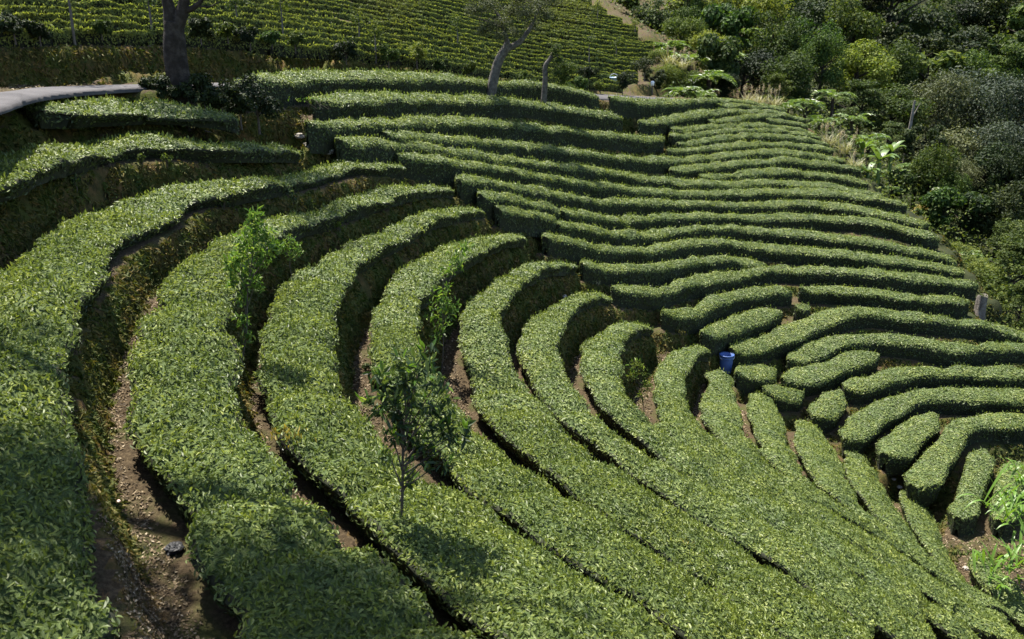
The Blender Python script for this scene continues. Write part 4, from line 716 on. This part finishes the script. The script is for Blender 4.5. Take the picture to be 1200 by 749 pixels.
# stump
p = spot(1147, 372, 26, 32); s = p[1]/1000; e = empty('stump', p); mb = MB(); th = np.linspace(0, 2*np.pi, 20, endpoint=False); zz = np.array([-.3, 0, .12, .5, .9, 1.0])*28*s; rr = np.array([1.25, 1.2, 1.02, .95, .93, .9])*6.6*s
V = np.stack([rr[:, None]*np.cos(th)*(1+.12*np.sin(3*th+1)), rr[:, None]*np.sin(th)*(1+.1*np.sin(5*th)), np.repeat(zz[:, None], 20, 1)+.04*np.sin(2*th)*(zz[:, None] > .5)], -1); V[..., :2] += .02*vnoise(V*9, 5)[..., None]
a = np.arange(120).reshape(6, 20); mb.add(V.reshape(-1, 3), np.stack([a[:-1], np.roll(a[:-1], -1, 1), np.roll(a[1:], -1, 1), a[1:]], -1).reshape(-1, 4), 0, True); mb.add(np.vstack([V[-1], V[-1].mean(0, keepdims=True)]), [(i, (i+1) % 20, 20) for i in range(20)], 0)
mb.build('body', plain_mat('stump_wood', [(.3, (.06,.05,.042)), (.55, (.16,.14,.12)), (.75, (.28,.255,.225))], 7, 7, .95, .8, .2, bscale=18), e)
mb = MB(); blobs_leaves(mb, [(random.gauss(0, .07), random.gauss(0, .07), 28*s+.03, .1, .5) for _ in range(5)], 130, .05, 0, .6, .5, .8); mb.build('moss', M['for_mid'], e); tag(e, 'old grey tree stump at the right end of a tea hedge', 'stump')
# black bag and litter on the path
def crumple(name, u, v, r, mt, lab, cat, flat=.6, seed=1, Y=None):
    p = spot(u, v) if Y is None else spot(u, v, Y-1, Y+2); s = r*p[1]/1000; mb = MB(); nlat, nlon = 18, 26
    ph = np.linspace(0, np.pi, nlat)[:, None]; th = np.linspace(0, 2*np.pi, nlon, endpoint=False)[None]; D = np.stack([np.sin(ph)*np.cos(th), np.sin(ph)*np.sin(th), np.cos(ph)+0*th], -1)
    V = D*s*(1+.35*vnoise(D*2.2, seed)+.22*vnoise(D*5, seed+1))[..., None]; V[..., 2] *= flat; V[..., 2] += s*flat*.55
    a = np.arange(nlat*nlon).reshape(nlat, nlon); mb.add(V.reshape(-1, 3), np.stack([a[:-1], np.roll(a[:-1], -1, 1), np.roll(a[1:], -1, 1), a[1:]], -1).reshape(-1, 4)[:, ::-1], 0, False)
    o = mb.build(name, mt, None, p); tag(o, lab, cat); return o
crumple('plastic_bag', 204, 646, 11, pmat('black_plastic', (.012,.013,.015), .6, .3), 'crumpled black plastic bag at the hedge foot on the litter path', 'bag', .6, 3, 4.8)
crumple('litter_scrap', 135, 592, 6, pmat('pinkish_paper', (.6,.42,.38), .7), 'small pinkish scrap lying on the litter path', 'scrap', .3, 5)
stone = plain_mat('pale_stone', [(.3, (.18,.16,.13)), (.7, (.38,.35,.30))], 9, 6, .9, .5)
for i, (u, v, r, lab) in enumerate([(366,176,9,'flat pale stone at the head of the crease'),(384,180,7,'pale stone next to the flat one at the head of the crease'),(352,168,6,'small stone above the flat one at the head of the crease'),(1052,583,3.5,'pale stone on the upper bare gully path'),(1132,668,4,'pale stone on the lower bare gully path'),(1046,570,3,'small stone at the top of the bare gully path'),(660,352,6,'stone at the tip of a crescent hedge')]):
    o = crumple('stone', u, v, r, stone, lab, 'stone', .5, 11+i); o['group'] = 'pale stones'

# ------------------------------------------------------------------ bank grass and leaf litter: masses nobody could count
A = P3[quads]; ctr = A.mean(1); nn = np.cross(A[:, 2]-A[:, 0], A[:, 3]-A[:, 1]); ar = .5*np.linalg.norm(nn, axis=1); nn = norm(nn); nn[nn[:, 2] < 0] *= -1; AB = BASE[quads]; nb = norm(np.cross(AB[:, 2]-AB[:, 0], AB[:, 3]-AB[:, 1])); nb[nb[:, 2] < 0] *= -1
nd = NEARD[quads].mean(1); r = np.linalg.norm(ctr, axis=1); u, v = project(ctr); vis = (u > -100) & (u < 1300) & (v > -30) & (v < 820) & (ctr@FWD > 1)
infield = vis & ((nd > .1) | ((nb[:, 2] < .8) & (nd > .03))) & (nd < 1.6) & (r < 42); rdm = np.full(len(ctr), True)
rc, rw_ = .5*(rl+rh)[::2], .5*np.linalg.norm((rh-rl)[::2, :2], axis=1)
for i0 in range(0, len(ctr), 20000):
    d_ = np.sqrt(((ctr[i0:i0+20000, None, :2]-rc[None, :, :2])**2).sum(-1))-rw_[None]*.62; rdm[i0:i0+20000] = (d_.min(1) > .12) | (np.abs(ctr[i0:i0+20000, 2]-rc[d_.argmin(1), 2]) > .2)
def scatter(mask, dens):
    cnt = rng.poisson(np.where(mask, ar*dens, 0)); i = np.repeat(np.arange(len(cnt)), cnt); e = rng.random((len(i), 2)); a = A[i]
    return (a[:, 0]*(1-e[:, :1])+a[:, 1]*e[:, :1])*(1-e[:, 1:])+(a[:, 3]*(1-e[:, :1])+a[:, 2]*e[:, :1])*e[:, 1:], nn[i], r[i]
steepm = infield & rdm & ((nb[:, 2] < .9)) & (r > 7.0)
P, n_, rr = scatter(steepm, np.clip(1300*(9/r)**1.3, 160, 1600)); patch = vnoise(P*1.6, 21)+.5*vnoise(P*4, 22); k = patch > -.75; P, n_, rr = P[k], n_[k], rr[k]
mb = MB(); ln = (.042+.0032*rr)*rng.uniform(.6, 1.5, len(P)); leaves(mb, P+n_*.012, n_*.6+rng.normal(size=n_.shape)*.6, ln, .32, 0, False, n_*.5+np.array([0, 0, -.7])+rng.normal(size=n_.shape)*.55); print('grass', len(P))
tag(mb.build('grass', M['grass']), 'moss and dry grass clothing the terrace banks', 'grass', kind='stuff')
flatm = infield & rdm & ((nb[:, 2] >= .88) | (r < 7.2)) & (r < 26)
P, n_, rr = scatter(flatm, np.clip(3000*(6/r)**1.5, 200, 4200)); mb = MB(); ln = (.014+.0022*rr)*rng.uniform(.5, 1.5, len(P)); leaves(mb, P+n_*.01, n_+rng.normal(size=n_.shape)*.45, ln, .45, 0, False); print('litter', len(P))
tag(mb.build('leaf_litter', M['litter']), 'dry brown leaf litter strewn over the footpaths', 'leaf litter', kind='stuff')
#ENDPART2
# ------------------------------------------------------------------ light
SAZ, SEL = R(-36), R(67)
sv = Vector((math.sin(SAZ)*math.cos(SEL), math.cos(SAZ)*math.cos(SEL), math.sin(SEL)))
ld = bpy.data.lights.new('sun', 'SUN'); ld.energy = 4.6; ld.angle = R(.6); ld.color = (1, .94, .84)
lo = bpy.data.objects.new('sun', ld); COL.objects.link(lo); lo.rotation_euler = (-sv).to_track_quat('-Z', 'Y').to_euler()
w = bpy.data.worlds.new('World'); sc.world = w; w.use_nodes = True; nt = w.node_tree; nt.nodes.clear()
sk = nt.nodes.new('ShaderNodeTexSky'); sk.sky_type = 'NISHITA'; sk.sun_disc = False; sk.sun_elevation = SEL; sk.sun_rotation = SAZ
bg = nt.nodes.new('ShaderNodeBackground'); bg.inputs[1].default_value = .088; ow = nt.nodes.new('ShaderNodeOutputWorld')
nt.links.new(sk.outputs[0], bg.inputs[0]); nt.links.new(bg.outputs[0], ow.inputs[0])
sc.view_settings.view_transform = 'Standard'; sc.view_settings.look = 'None'; sc.view_settings.exposure = 1.74; sc.view_settings.gamma = 1
